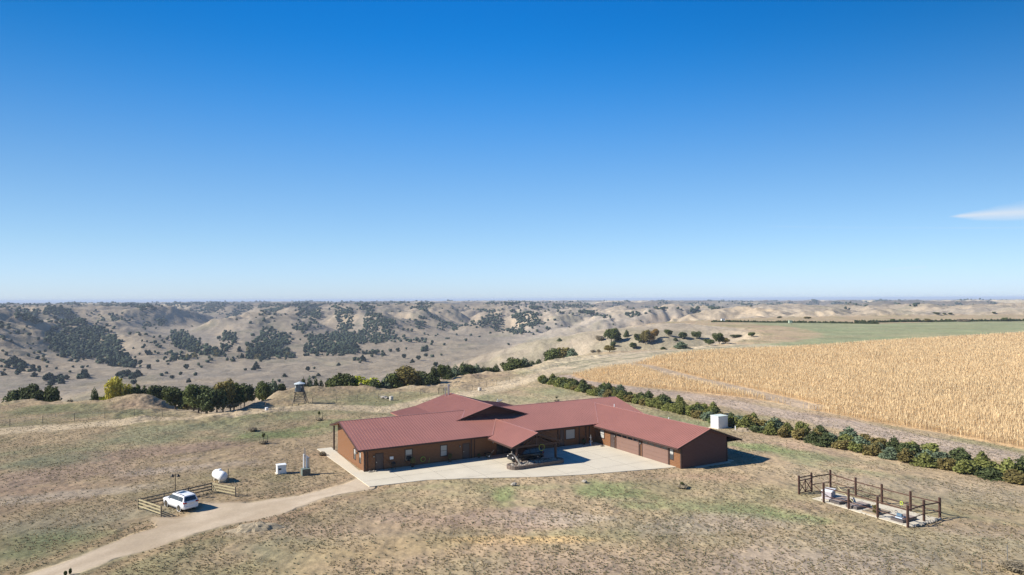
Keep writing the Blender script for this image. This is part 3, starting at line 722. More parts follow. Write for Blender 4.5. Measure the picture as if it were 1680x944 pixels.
# entrance canopy roof
PZ = 4.22; PS = .385
r = MB()
roof_plane(r, [(17.25, -7.7, PZ - PS * 3.95), (17.25, -.8, PZ - PS * 3.95), (21.2, -.8, PZ), (21.2, -7.7, PZ)])
roof_plane(r, [(25.15, -7.7, PZ - PS * 3.95), (25.15, -.8, PZ - PS * 3.95), (21.2, -.8, PZ), (21.2, -7.7, PZ)])
roof_plane(r, [(18.0, -.8, PZ - PS * 3.2), (21.2, 4.4, PZ), (21.2, 4.4, PZ), (21.2, -.8, PZ)], rib=.45)
roof_plane(r, [(24.4, -.8, PZ - PS * 3.2), (21.2, 4.4, PZ), (21.2, 4.4, PZ), (21.2, -.8, PZ)], rib=.45)
pr = r.build('entrance_canopy_roof', M['roof'], house)
# caps, valleys and fascias
rd = MB()
for p, q in (((-1, 8.7, 5.215), (18.2, 8.7, 5.215)), ((24.4, 8.7, 5.215), (46.6, 8.7, 5.215)), ((21.2, 5.2, 6.135), (21.2, 21.4, 6.135)), ((41, -19.1, 4.785), (41, 6.9, 4.785)), ((21.2, -7.7, 4.235), (21.2, 4.4, 4.235)),
             ((16.05, 5.2, 4.66), (18.2, 8.7, 5.24)), ((36.1, -.75, 3.06), (41, 6.9, 4.84)), ((17.95, -.75, 3.04), (21.2, 4.4, 4.26)), ((24.45, -.75, 3.04), (21.2, 4.4, 4.26)), ((45.9, -.75, 3.06), (41, 6.9, 4.84))):
    MB().bar(p, q, .16, .035).build('ridge_cap', M['ridge'], house)
def fascia_part(name, p, q):
    m_ = MB(); fascia(m_, p, q); return m_.build(name, M['trim'], house)
for p, q in (((-1, -.6, zmain(-.6)), (17.3, -.6, zmain(-.6))), ((25.1, -.6, zmain(-.6)), (35.2, -.6, zmain(-.6))), ((35.2, -.9, GZ - GS * 5.8), (35.2, -19.1, GZ - GS * 5.8)), ((17.25, -.8, PZ - PS * 3.95), (17.25, -7.7, PZ - PS * 3.95)),
             ((46.8, -19.1, GZ - GS * 5.8), (46.8, -.9, GZ - GS * 5.8))): fascia_part('gutter', p, q)
for p, q in (((-1, 8.7, 5.2), (-1, -.6, zmain(-.6))), ((-1, 13.6, zmain(13.6)), (-1, 8.7, 5.2)), ((-.35, 15.1, 3.68), (-.35, 13.62, zmain(13.6))), ((35.2, -19.1, GZ - GS * 5.8), (41, -19.1, GZ)), ((41, -19.1, GZ), (46.8, -19.1, GZ - GS * 5.8)),
             ((17.25, -7.7, PZ - PS * 3.95), (21.2, -7.7, PZ)), ((21.2, -7.7, PZ), (25.15, -7.7, PZ - PS * 3.95))): fascia_part('rake_board', p, q)

# walls: log-look courses, gables closed up to the roof
def wall(p, q, zb, tops, name='wall', mat=None, th_=.16, side=1, course=.2):
    """wall from p to q (local a,b); tops = [(t, z)] profile along it; courses stand a few mm proud alternately"""
    p = Vector((p[0], p[1], 0)); q = Vector((q[0], q[1], 0)); d = (q - p); n = Vector((d.y, -d.x, 0)).normalized() * side
    mb = MB(); prof = [(0, zb)] + [(1, zb)] + [(t, z) for t, z in reversed(tops)]
    k = len(prof); vs = [p + d * t + Vector((0, 0, z)) for t, z in prof] + [p + d * t + Vector((0, 0, z)) - n * th_ for t, z in prof]
    mb.add(vs, [tuple(range(k)), tuple(range(2 * k - 1, k - 1, -1))] + [(i, (i + 1) % k, k + (i + 1) % k, k + i) for i in range(k)])
    return mb, p, d, n
def courses(mb, p, d, n, zb, topf, holes=(), step=.2):
    L = d.length; z = zb + .02
    while True:
        # visible extent of this course
        ts = [t / 60 for t in range(61) if topf(t / 60) > z + step]
        if len(ts) < 2: break
        spans = [(ts[0], ts[-1])]
        for (h0, h1, hz0, hz1) in holes:
            if z + step > hz0 and z < hz1:
                new = []
                for s0, s1 in spans:
                    if h1 <= s0 or h0 >= s1: new.append((s0, s1)); continue
                    if h0 > s0: new.append((s0, h0))
                    if h1 < s1: new.append((h1, s1))
                spans = new
        for s0, s1 in spans:
            if (s1 - s0) * L < .05: continue
            a = p + d * s0; b = p + d * s1
            o0 = n * .004; o1 = n * .028
            zz = lambda v, h: Vector((v.x, v.y, h))
            mb.add([zz(a + o0, z), zz(b + o0, z), zz(b + o1, z + .03), zz(a + o1, z + .03), zz(a + o0 * 3, z + step - .015), zz(b + o0 * 3, z + step - .015)], [(0, 1, 2, 3), (3, 2, 5, 4)])
        z += step
front_h = [(.95, 2.1)]
L = 36.1
def fr(*r): return [((a0) / L, (a1) / L, z0, z1) for a0, a1, z0, z1 in r]
openings = fr((1.42, 2.5, 0, 2.15), (5.4, 6.55, .75, 2.3), (10.4, 11.5, .75, 2.3), (13.75, 14.8, 0, 2.15), (29.7, 30.35, 0, 2.5), (30.6, 32.4, .95, 2.55), (19, 23.4, 0, 2.5))
mb, p, d, n = wall((0, 0), (36.1, 0), .0, [(0, 2.96), (1, 2.96)]); courses(mb, p, d, n, .1, lambda t: 2.95, openings)
w = mb.build('wall', M['log'], house)
def ltop(t): b = 12.9 * (1 - t); return zmain(b) - .17
mb, p, d, n = wall((0, 12.9), (0, 0), 0, [(0, zmain(12.9) - .17), ((12.9 - 8.7) / 12.9, 5.03), (1, zmain(0) - .17)])
courses(mb, p, d, n, .1, ltop, [((12.9 - 4.75) / 12.9, (12.9 - 3.75) / 12.9, .75, 2.3), ((12.9 - 2.2) / 12.9, (12.9 - 1.35) / 12.9, .75, 2.3)])
mb.build('wall', M['log'], house)
def gtopf(t): a = 36.1 + 8.1 * t; return GZ - GS * abs(a - 41) - .17
mb, p, d, n = wall((36.1, -18.75), (44.2, -18.75), -.1, [(0, gtopf(0)), (4.9 / 8.1, GZ - .17), (1, gtopf(1))]); courses(mb, p, d, n, 0, gtopf); mb.build('wall', M['log_shade'], house)
Lg = 18.75
go = [((b0) / Lg, (b1) / Lg, z0, z1) for b0, b1, z0, z1 in ((1.25, 2.4, .95, 2.3), (3.9, 4.85, 0, 2.15), (5.3, 10.4, 0, 2.75), (11.15, 16.4, 0, 2.75), (16.55, 17.4, .8, 2.3))]
mb, p, d, n = wall((36.1, 0), (36.1, -18.75), -.1, [(0, 3.0), (1, 2.86)]); courses(mb, p, d, n, .1, lambda t: 2.85, go); mb.build('wall', M['log'], house)
mb = wall((44.2, -18.75), (44.2, 12.9), -.1, [(0, 3.4), (1, 3.4)])[0]; mb.build('wall', M['log_shade'], house)
mb = wall((44.2, 12.9), (0, 12.9), -.1, [(0, zmain(12.9) - .2), (1, zmain(12.9) - .2)])[0]; mb.build('wall', M['log_shade'], house)
mb = MB(); mb.box(12.2, 30.2, 12.9, 20.9, -.1, 3.55); mb.build('wall', M['log_shade'], house)
mb = MB(); 
for (p0, p1, p2) in (((16.2, 20.9), (26.2, 20.9), 4.4),): mb.add([(15.2, 20.88, 3.5), (27.2, 20.88, 3.5), (27.2, 20.88, zc(27.2) - .2), (21.2, 20.88, 5.9), (15.2, 20.88, zc(15.2) - .2)], [(0, 1, 2, 3, 4)])
mb.build('gable_wall', M['log_shade'], house)
# corner boards and pilasters
for (a, b) in ((0, 0), (36.1, -18.75), (44.2, -18.75)): MB().box(a - .07, a + .13, b - .07, b + .13, -.05, 2.72).build('corner_board', M['trim'], house)
for a in (14.95, 29.2, 33.0, 34.2): MB().box(a, a + .22, -.07, .02, .05, 2.72).build('pilaster', M['trim'], house)
for b in (-5.15, -10.6, -11.05, -16.52): MB().box(36.03, 36.12, b - .1, b + .1, .05, 2.5).build('pilaster', M['trim'], house)
# soffits close the eaves from below
for q in ((-.95, 35.3, -.58, 0, 2.74, 2.765), (35.25, 36.1, -18.7, -.6, 2.52, 2.545), (44.2, 46.7, -18.7, -.9, 2.60, 2.62)): MB().box(*q).build('soffit', M['soffit'], house)

def window(parent, p, along, out, w, h, z0, blind=.6, mat=None, panes=2, fr_=.07):
    """p: centre on the wall (a,b); along, out: unit vectors"""
    p = Vector((p[0], p[1], 0)); al = Vector((*along, 0)); ou = Vector((*out, 0))
    def bx(mb, s0, s1, zz0, zz1, o0, o1):
        q = [p + al * s + ou * o + Vector((0, 0, zz)) for zz in (zz0, zz1) for (s, o) in ((s0, o0), (s1, o0), (s1, o1), (s0, o1))]
        return mb.hexa(q)
    f = MB(); bx(f, -w / 2 - fr_, w / 2 + fr_, z0 - fr_, z0, -.02, .06); bx(f, -w / 2 - fr_, w / 2 + fr_, z0 + h, z0 + h + fr_, -.02, .06)
    bx(f, -w / 2 - fr_, -w / 2, z0, z0 + h, -.02, .06); bx(f, w / 2, w / 2 + fr_, z0, z0 + h, -.02, .06)
    if panes == 2: bx(f, -w / 2, w / 2, z0 + h * .5 - .025, z0 + h * .5 + .025, -.01, .045)
    fo = f.build('window', M['trim'], parent)
    g = MB(); bx(g, -w / 2, w / 2, z0, z0 + h, -.01, .02); g.build('pane', M['glass'], fo)
    if blind:
        b = MB()
        if panes == 2:
            bx(b, -w / 2 + .06, w / 2 - .06, z0 + (.06 if blind > .8 else h * .45), z0 + h - .06, .015, .024)
        else: bx(b, -w / 2 + .05, w / 2 - .05, z0 + .05, z0 + h - .05, .015, .024)
        b.build('blind', M['blind'], fo)
    return fo
U, V_ = (1, 0), (0, 1); F_ = (0, -1); LFT = (-1, 0)
window(house, (5.96, 0), U, F_, .95, 1.45, .82, .5); window(house, (10.95, 0), U, F_, .95, 1.45, .82, .9)
wb = window(house, (31.5, 0), U, F_, 1.6, 1.4, 1.05, 1, panes=1)
window(house, (0, 4.25), V_, LFT, .85, 1.35, .82, .6); window(house, (0, 1.78), V_, LFT, .7, 1.35, .82, .6)
window(house, (36.1, -1.8), V_, LFT, .95, 1.25, 1.0, .9); window(house, (36.1, -16.98), V_, LFT, .7, 1.35, .9, .8)
def door(parent, p, along, out, w, h, z0=.08, name='door'):
    p = Vector((p[0], p[1], 0)); al = Vector((*along, 0)); ou = Vector((*out, 0))
    def bx(mb, s0, s1, zz0, zz1, o0, o1): return mb.hexa([p + al * s + ou * o + Vector((0, 0, zz)) for zz in (zz0, zz1) for (s, o) in ((s0, o0), (s1, o0), (s1, o1), (s0, o1))])
    m_ = MB(); bx(m_, -w / 2, w / 2, z0, z0 + h, -.02, .03)
    for zz in (.25, 1.15): bx(m_, -w / 2 + .15, w / 2 - .15, z0 + zz, z0 + zz + .65, .03, .042)
    d_ = m_.build(name, M['door'], parent)
    f = MB(); bx(f, -w / 2 - .09, -w / 2, z0 - .02, z0 + h + .09, -.02, .06); bx(f, w / 2, w / 2 + .09, z0 - .02, z0 + h + .09, -.02, .06); bx(f, -w / 2, w / 2, z0 + h, z0 + h + .09, -.02, .06)
    f.build('door_frame', M['trim'], d_)
    k = MB(); bx(k, -w / 2 + .06, -w / 2 + .13, z0 + .95, z0 + 1.05, .03, .10); k.build('handle', M['steel'], d_)
    return d_
door(house, (1.96, 0), U, F_, .95, 2.05); door(house, (14.28, 0), U, F_, .92, 2.05); door(house, (30.02, 0), U, F_, .6, 2.4, name='side_door'); door(house, (36.1, -4.38), V_, LFT, .9, 2.05)
# entrance: dark glazed doors under the canopy
e = MB(); e.box(19.1, 23.3, -.04, .02, .08, 2.45); ed = e.build('entrance_door', M['glass'], house)
f = MB()
for a in (19.05, 20.1, 21.2, 22.3, 23.35): f.box(a - .05, a + .05, -.1, -.03, .08, 2.45)
f.box(19, 23.4, -.1, -.03, 2.45, 2.55); f.box(19, 23.4, -.09, -.03, 1.95, 2.02); f.build('door_frame', M['trim'], ed)
def garage_door(b0, b1):
    m_ = MB()
    for k in range(4): m_.box(36.02, 36.09, b0, b1, .08 + k * .58, .08 + k * .58 + .565)
    o = m_.build('garage_door', M['gdoor'], house)
    f = MB(); f.box(36.0, 36.1, b0 - .12, b0, .08, 2.5); f.box(36.0, 36.1, b1, b1 + .12, .08, 2.5); f.box(36.0, 36.1, b0 - .12, b1 + .12, 2.5, 2.62); f.build('door_frame', M['trim'], o)
    L_ = (b1 - b0) / 4
    for k in range(4):
        p_ = MB(); p_.box(36.005, 36.025, b0 + L_ * (k + .14), b0 + L_ * (k + .86), 1.95, 2.27); p_.build('pane', M['glass'], o)
garage_door(-10.35, -5.35); garage_door(-16.35, -11.2)
# lamps, downspouts, pipes
def wall_lamp(a, b, out):
    m_ = MB(); x = a + out[0] * .12; y = b + out[1] * .12
    m_.lathe((x, y, 1.75), [(.05, 0), (.10, .03), (.085, .22), (.02, .27)], 8); m_.bar((a, b, 1.9), (x, y, 1.98), .03)
    o = m_.build('wall_lamp', M['black'], house); g_ = MB(); g_.lathe((x + out[0] * .03, y + out[1] * .03, 1.78), [(.07, 0), (.085, .15)], 8); g_.build('lamp_glass', M['blind'], o)
for a, b, out in ((1.2, 0, F_), (13.3, 0, F_), (18.4, 0, F_), (0, 3.0, LFT), (36.1, -5.0, LFT), (36.1, -10.8, LFT)): wall_lamp(a, b, out)
for a in (.35, 15.5, 34.9): MB().box(a, a + .09, -.13, -.04, .1, 2.75).build('downspout', M['trim'], house)
fl = MB(); fl.tube((20.6, 20.3, 5.8), (20.6, 20.3, 7.5), .17, n=12); fl.tube((20.6, 20.3, 7.45), (20.6, 20.3, 7.62), .24, n=12)
fo = fl.build('chimney_pipe', M['steel'], house, True); fl = MB(); fl.tube((20.1, 20.5, 5.8), (20.1, 20.5, 7.2), .08, n=10); fl.build('chimney_pipe', M['steel'], house, True)
vp = MB(); vp.tube((41.3, 2.0, 4.5), (41.3, 2.0, 5.2), .07); vp.build('vent_pipe', M['white'], house); vp = MB(); vp.tube((41.9, -10.0, 4.3), (41.9, -10.0, 4.85), .06); vp.build('vent_pipe', M['white'], house)
# canopy posts, beam and king-post truss
for a, b in ((18.2, -7.3), (24.2, -7.3)):
    m_ = MB(); m_.box(a - .12, a + .12, b - .12, b + .12, .3, 2.45); m_.build('canopy_post', M['trim'], house)
for a in (18.2, 24.2):
    m_ = MB(); m_.box(a - .1, a + .1, -7.2, -.1, 2.42, 2.62); m_.build('canopy_beam', M['trim'], house)
m_ = MB(); m_.box(17.6, 24.9, -7.42, -7.2, 2.45, 2.72); m_.bar((21.2, -7.3, 2.7), (21.2, -7.3, 4.0), .2, .2, (0, 1, 0)); m_.bar((19.4, -7.3, 2.7), (20.9, -7.3, 3.6), .14, .14, (0, 1, 0)); m_.bar((23.0, -7.3, 2.7), (21.5, -7.3, 3.6), .14, .14, (0, 1, 0))
m_.build('canopy_truss', M['trim'], house)
for a in (-.1,):
    m_ = MB(); m_.box(a - .1, a + .1, 14.6, 14.8, .05, 3.55); m_.build('porch_post', M['trim'], house)
m_ = MB(); m_.box(11.3, 11.5, 14.6, 14.8, .05, 3.55); m_.build('porch_post', M['trim'], house)
st = MB(); st.box(44.2, 45.4, -18.9, -.5, -.2, .05); st.box(38.2, 44.2, -19.5, -18.85, -.2, .05)
tag(st.build('garage_footing_strip', M['concrete']), None, None, kind='structure'); bpy.data.objects['garage_footing_strip'].location = HO; bpy.data.objects['garage_footing_strip'].rotation_euler = (0, 0, HROT)
bpy.data.objects['garage_footing_strip'].name = 'concrete_footing'

# stone-edged island under the canopy
rng = random.Random(4)
pl = thing('stone_planter', 'low curved stone planter bed filled with pale rocks at the foot of the canopy posts', 'planter', hw(20.7, -7.9, .07), HROT)
pts = []
for k in range(13):
    t_ = math.pi / 2 + math.pi * k / 12; pts.append((-3.1 + math.cos(t_) * 1.0, math.sin(t_) * 1.0))
for k in range(13):
    t_ = -math.pi / 2 + math.pi * k / 12; pts.append((3.2 + math.cos(t_) * .9, math.sin(t_) * .9))
wl_ = MB()
for i in range(len(pts)):
    p0 = Vector((*pts[i], 0)); p1 = Vector((*pts[(i + 1) % len(pts)], 0)); n_ = max(1, round((p1 - p0).length / .42)); 
    for c_ in range(3):
        for j in range(n_):
            a_ = p0.lerp(p1, (j + .03) / n_); b_ = p0.lerp(p1, (j + .97) / n_); z_ = c_ * .155
            wl_.bar(a_ + Vector((0, 0, z_ + .077)), b_ + Vector((0, 0, z_ + .077)), .24 + rng.uniform(-.03, .03), .145)
wl_.build('stone_wall', M['stone'], pl)
bed = MB().prism(pts, 0, .36).build('soil_bed', new_mat('bed_soil', (.16, .12, .09), .95, noise=.3, scale=3), pl)
rk = MB()
def rock(mb, c, s, rng, sub=0):
    bm = bmesh.new(); bmesh.ops.create_icosphere(bm, subdivisions=1 + sub, radius=1)
    for v_ in bm.verts: v_.co = Vector((v_.co.x * s[0], v_.co.y * s[1], v_.co.z * s[2])) * rng.uniform(.75, 1.2) + Vector(c)
    bm.verts.ensure_lookup_table(); mb.add([v_.co.copy() for v_ in bm.verts], [tuple(x.index for x in f_.verts) for f_ in bm.faces]); bm.free()
for k in range(130):
    x_ = rng.uniform(-3.7, 3.6); y_ = rng.uniform(-.75, .75); s_ = rng.uniform(.07, .2); rock(rk, (x_, y_, .4), (s_, s_ * rng.uniform(.6, 1), s_ * .7), rng)
ro = rk.build('rocks', M['rock'], pl); ro['kind'] = 'stuff'

# ------------------------------------------------------------------ plants
M['cedar'] = leaf_mat('cedar_needles', (.088, .108, .042)); M['cedar_blue'] = leaf_mat('blue_juniper_needles', (.15, .19, .115)); M['cedar_brown'] = leaf_mat('bronzed_juniper_needles', (.19, .155, .055))
M['leaf'] = leaf_mat('green_leaves', (.105, .125, .040)); M['leaf_olive'] = leaf_mat('olive_leaves', (.20, .165, .055)); M['leaf_yellow'] = leaf_mat('yellow_leaves', (.44, .39, .07), trans=.3)
M['leaf_lime'] = leaf_mat('lime_leaves', (.34, .36, .035), trans=.3); M['leaf_rust'] = leaf_mat('rust_leaves', (.32, .20, .06)); M['twig'] = leaf_mat('bare_twigs', (.30, .25, .17))
M['bark'] = new_mat('bark', (.11, .09, .07), .9, noise=.3, scale=8)
def leaf_cloud(lobes, n, s, seed, aspect=1.0, up=.35):
    """n small leaf clumps spread through a union of ellipsoids; returns mesh arrays"""
    g = np.random.RandomState(seed); vol = np.array([l[3] * l[4] * l[5] for l in lobes]) ** .8; vol /= vol.sum()
    k = g.choice(len(lobes), n, p=vol); L = np.array(lobes)[k]
    d = g.normal(size=(n, 3)); d /= np.linalg.norm(d, axis=1)[:, None]; rad = .45 + .62 * g.rand(n) ** .6
    c = L[:, :3] + d * L[:, 3:6] * rad[:, None]
    keep = c[:, 2] > .03; c = c[keep]; d = d[keep]; n = len(c)
    nrm = d + g.normal(size=(n, 3)) * .8 + np.array([0, 0, up]); nrm /= np.linalg.norm(nrm, axis=1)[:, None]
    t = np.cross(nrm, g.normal(size=(n, 3))); t /= np.linalg.norm(t, axis=1)[:, None]; b = np.cross(nrm, t)
    sz = s * g.uniform(.55, 1.35, n)[:, None]; t = t * sz; b = b * sz * aspect
    v = np.stack([c - t - b * .6, c + t * .7 - b, c + t + b * .7, c - t * .6 + b], 1).reshape(-1, 3)
    tone = np.repeat(np.clip(g.rand(n) * .8 + g.rand(len(lobes))[k[keep]] * .4 - .1, 0, 1), 4)
    return v, np.arange(4 * n).reshape(-1, 4), tone
def lobes_round(g, h, w, n=9, z0=.32):
    out = [(0, 0, h * .58, w * .34, w * .34, h * .34)]
    for i in range(n):
        a = g.uniform(0, 6.28); r = g.uniform(.15, .32) * w; z = g.uniform(z0, .84) * h; q = g.uniform(.16, .27) * w
        out.append((math.cos(a) * r, math.sin(a) * r, z, q, q, q * g.uniform(.7, 1.1)))
    return out
def lobes_cone(g, h, w, n=9):
    out = []
    for i in range(n):
        t = i / (n - 1); z = h * (.10 + .84 * t); q = w * .5 * (1 - t) ** .6 * .95 + w * .05
        a = g.uniform(0, 6.28); o = w * .10 * (1 - t)
        out.append((math.cos(a) * o, math.sin(a) * o, z, q, q, h * .10))
        if t < .7:
            for j in range(2):
                a = g.uniform(0, 6.28); out.append((math.cos(a) * q * .9, math.sin(a) * q * .9, z + g.uniform(-.06, .04) * h, q * .45, q * .45, h * .07))
    return out
def lobes_bush(g, h, w, n=10):
    out = [(0, 0, h * .38, w * .36, w * .36, h * .36)]
    for i in range(n):
        a = g.uniform(0, 6.28); r = g.uniform(.1, .34) * w; q = g.uniform(.14, .24) * w
        out.append((math.cos(a) * r, math.sin(a) * r, g.uniform(.15, .72) * h * (1.15 - r / w), q, q, q * g.uniform(.7, 1.3)))
    return out
def crown_mesh(name, kind, mat, n, s, seed):
    g = random.Random(seed); L = {'round': lobes_round, 'cone': lobes_cone, 'bush': lobes_bush}[kind](g, 1.0, 1.0)
    v, f, tone = leaf_cloud(L, n, s, seed); me = mesh_np(name, v, f, tone, attr_name='tone'); me.materials.append(mat); return me
def trunk_mesh(seed, spread=.25):
    g = random.Random(seed); m_ = MB(); m_.tube((0, 0, -.06), (0, 0, .34), .035, .022, 7)
    for i in range(6):
        a = g.uniform(0, 6.28); z = g.uniform(.18, .36); e = (math.cos(a) * spread * g.uniform(.6, 1.1), math.sin(a) * spread * g.uniform(.6, 1.1), g.uniform(.5, .8))
        m_.tube((0, 0, z), e, .014, .005, 5)
    return m_.mesh('trunk', True)
TR = [trunk_mesh(1), trunk_mesh(2)]
for t_ in TR: t_.materials.append(M['bark'])
CROWN = {}
for kn, shape, mk in (('dark', 'round', 'cedar'), ('green', 'round', 'leaf'), ('olive', 'round', 'leaf_olive'), ('yellow', 'round', 'leaf_yellow'), ('lime', 'bush', 'leaf_lime'), ('rust', 'round', 'leaf_rust'), ('blue', 'cone', 'cedar_blue'), ('cedar', 'cone', 'cedar'), ('bare', 'bush', 'twig'), ('bush', 'bush', 'leaf')):
    CROWN[kn] = [crown_mesh('crown', shape, M[mk], 2600 if kn not in ('yellow', 'bare') else 1500, .032, 10 * i + 3) for i in range(3)]
def plant_tree(name, kind, P, h, w, label, group=None, cat='tree', seed=0, parts=True):
    g = random.Random(seed)
    t = thing(name, label, cat, P, g.uniform(0, 6.28), group)
    c = link('crown', CROWN[kind][seed % 3], None, t); c.scale = (w, w, h)
    if parts: k = link('trunk', TR[seed % 2], None, t); k.scale = (w, w, h) if kind not in ('cedar', 'blue') else (w * .6, w * .6, h * .8)
    return t
rimx = [p[0] for p in rim_px[:28]]; rimy = [p[1] for p in rim_px[:28]]
def rim_tree(cx, top, w, kind, asp=1.0, label='', group=None, seed=0):
    D = at(cx, float(np.interp(cx, rimx, rimy))).y + 3
    for _ in range(200):
        p = atD(cx, top, D); z = hz(p.x, p.y); wm = w * (1.0 if cx < 480 else 1.3) * D / FPX
        if p.z - z >= asp * wm: break
        D += 1.0
    return plant_tree('cedar_tree' if kind in ('cedar', 'blue') else 'broadleaf_tree', kind, (p.x, p.y, z - .1), p.z - z + .1, wm * 1.12, label, group, seed=seed)
G1 = 'trees along the valley rim'
lab = {'dark': 'dark green rounded tree', 'green': 'mid green leafy tree', 'olive': 'olive tinged leafy tree', 'cedar': 'dark green pointed cedar', 'blue': 'blue-green pointed cedar'}
spots = [ # x, top, width px, kind, aspect, where
 (26, 636, 30, 'dark', .8, 'in the far left clump at the rim'), (46, 631, 34, 'dark', .8, 'in the far left clump at the rim'), (64, 637, 26, 'dark', .8, 'in the far left clump at the rim'), (84, 633, 28, 'green', .9, 'just right of the far left clump'), (74, 640, 16, 'cedar', 1.2, 'just right of the far left clump'),
 (155, 635, 18, 'cedar', 1.3, 'left of the yellow autumn trees'), (221, 630, 20, 'green', 1.0, 'right behind the yellow autumn trees'), (231, 634, 18, 'dark', 1.1, 'right behind the yellow autumn trees'),
 (246, 636, 30, 'olive', .9, 'in the dense clump left of the watch tower'), (264, 631, 38, 'dark', .9, 'in the dense clump left of the watch tower'), (288, 636, 40, 'green', .9, 'in the dense clump left of the watch tower'), (308, 640, 40, 'dark', .9, 'in the dense clump left of the watch tower'),
 (326, 629, 42, 'green', .9, 'in the dense clump left of the watch tower'), (340, 641, 36, 'dark', 1.0, 'in the dense clump left of the watch tower'), (318, 650, 34, 'olive', .8, 'in the dense clump left of the watch tower'), (366, 622, 34, 'olive', .9, 'in the dense clump left of the watch tower'),
 (356, 636, 38, 'dark', .9, 'in the dense clump left of the watch tower'), (384, 625, 38, 'green', .9, 'in the dense clump left of the watch tower'), (401, 630, 34, 'dark', .9, 'in the dense clump left of the watch tower'), (378, 643, 36, 'dark', .9, 'in the dense clump left of the watch tower'), (338, 655, 32, 'green', .8, 'in the dense clump left of the watch tower'),
 (430, 626, 28, 'green', 1.0, 'just left of the watch tower'), (448, 622, 26, 'blue', 1.2, 'just left of the watch tower'), (462, 627, 20, 'dark', 1.0, 'just left of the watch tower'),
 (498, 619, 11, 'cedar', 1.3, 'in the small row behind the watch tower'), (508, 617, 12, 'blue', 1.3, 'in the small row behind the watch tower'), (518, 619, 11, 'cedar', 1.3, 'in the small row behind the watch tower'), (527, 622, 10, 'cedar', 1.2, 'in the small row behind the watch tower'),
 (548, 617, 26, 'green', .9, 'left of the bright yellow-green tree'), (568, 610, 26, 'green', 1.1, 'left of the bright yellow-green tree'), (558, 622, 24, 'dark', .9, 'left of the bright yellow-green tree'), (613, 620, 18, 'cedar', 1.1, 'between the yellow-green tree and the middle clump'),
 (634, 617, 22, 'blue', 1.1, 'in the clump behind the lodge roof'), (650, 611, 28, 'green', 1.0, 'in the clump behind the lodge roof'), (672, 602, 36, 'olive', .9, 'in the clump behind the lodge roof'), (690, 606, 34, 'dark', 1.0, 'in the clump behind the lodge roof'), (662, 618, 30, 'dark', .8, 'in the clump behind the lodge roof'),
 (706, 612, 24, 'cedar', 1.1, 'in the clump behind the lodge roof'), (645, 622, 24, 'dark', .8, 'in the clump behind the lodge roof'), (682, 619, 28, 'green', .8, 'in the clump behind the lodge roof'),
 (712, 599, 15, 'cedar', 1.3, 'in the long cedar row beyond the chimney'), (724, 597, 16, 'green', 1.1, 'in the long cedar row beyond the chimney'), (735, 598, 15, 'cedar', 1.2, 'in the long cedar row beyond the chimney'), (747, 598, 17, 'blue', 1.2, 'in the long cedar row beyond the chimney'),
 (759, 594, 16, 'cedar', 1.3, 'in the long cedar row beyond the chimney'), (770, 597, 16, 'dark', 1.1, 'in the long cedar row beyond the chimney'), (782, 597, 16, 'blue', 1.1, 'in the long cedar row beyond the chimney'), (793, 601, 15, 'cedar', 1.0, 'in the long cedar row beyond the chimney'), (804, 602, 15, 'green', 1.0, 'in the long cedar row beyond the chimney'), (814, 597, 12, 'cedar', 1.3, 'in the long cedar row beyond the chimney'),
 (832, 594, 18, 'green', .8, 'in the clump where the rim bends'), (846, 587, 24, 'green', .9, 'in the clump where the rim bends'), (860, 586, 18, 'blue', 1.0, 'in the clump where the rim bends'), (872, 591, 15, 'cedar', 1.1, 'in the clump where the rim bends'), (884, 588, 12, 'cedar', 1.3, 'in the clump where the rim bends'),
 (905, 572, 22, 'green', 1.1, 'in the tall clump beside the field track'), (921, 568, 28, 'olive', 1.0, 'in the tall clump beside the field track'), (938, 570, 18, 'blue', 1.2, 'in the tall clump beside the field track'), (912, 582, 22, 'olive', .8, 'in the tall clump beside the field track'), (952, 581, 12, 'bush', .8, 'in the tall clump beside the field track')]
lab['bush'] = 'low green bush'
for i, (cx, top, w, kd, asp, where) in enumerate(spots): rim_tree(cx, top, w, kd, asp, lab[kd] + ' ' + where, G1, i)
rim_tree(172, 640, 30, 'lime', .8, 'lime green rounded tree below the tall yellow one', None, 1)
rim_tree(189, 614, 36, 'yellow', 1.15, 'tall open yellow autumn tree at the valley rim', None, 2)
rim_tree(208, 628, 24, 'yellow', 1.0, 'smaller golden yellow tree right of the tall yellow one', None, 3)
rim_tree(596, 612, 38, 'lime', .75, 'bright yellow-green rounded tree behind the lodge roof end', None, 4)
rim_tree(115, 645, 18, 'bare', .5, 'bare brown bush on the rim between dark clumps', None, 5)
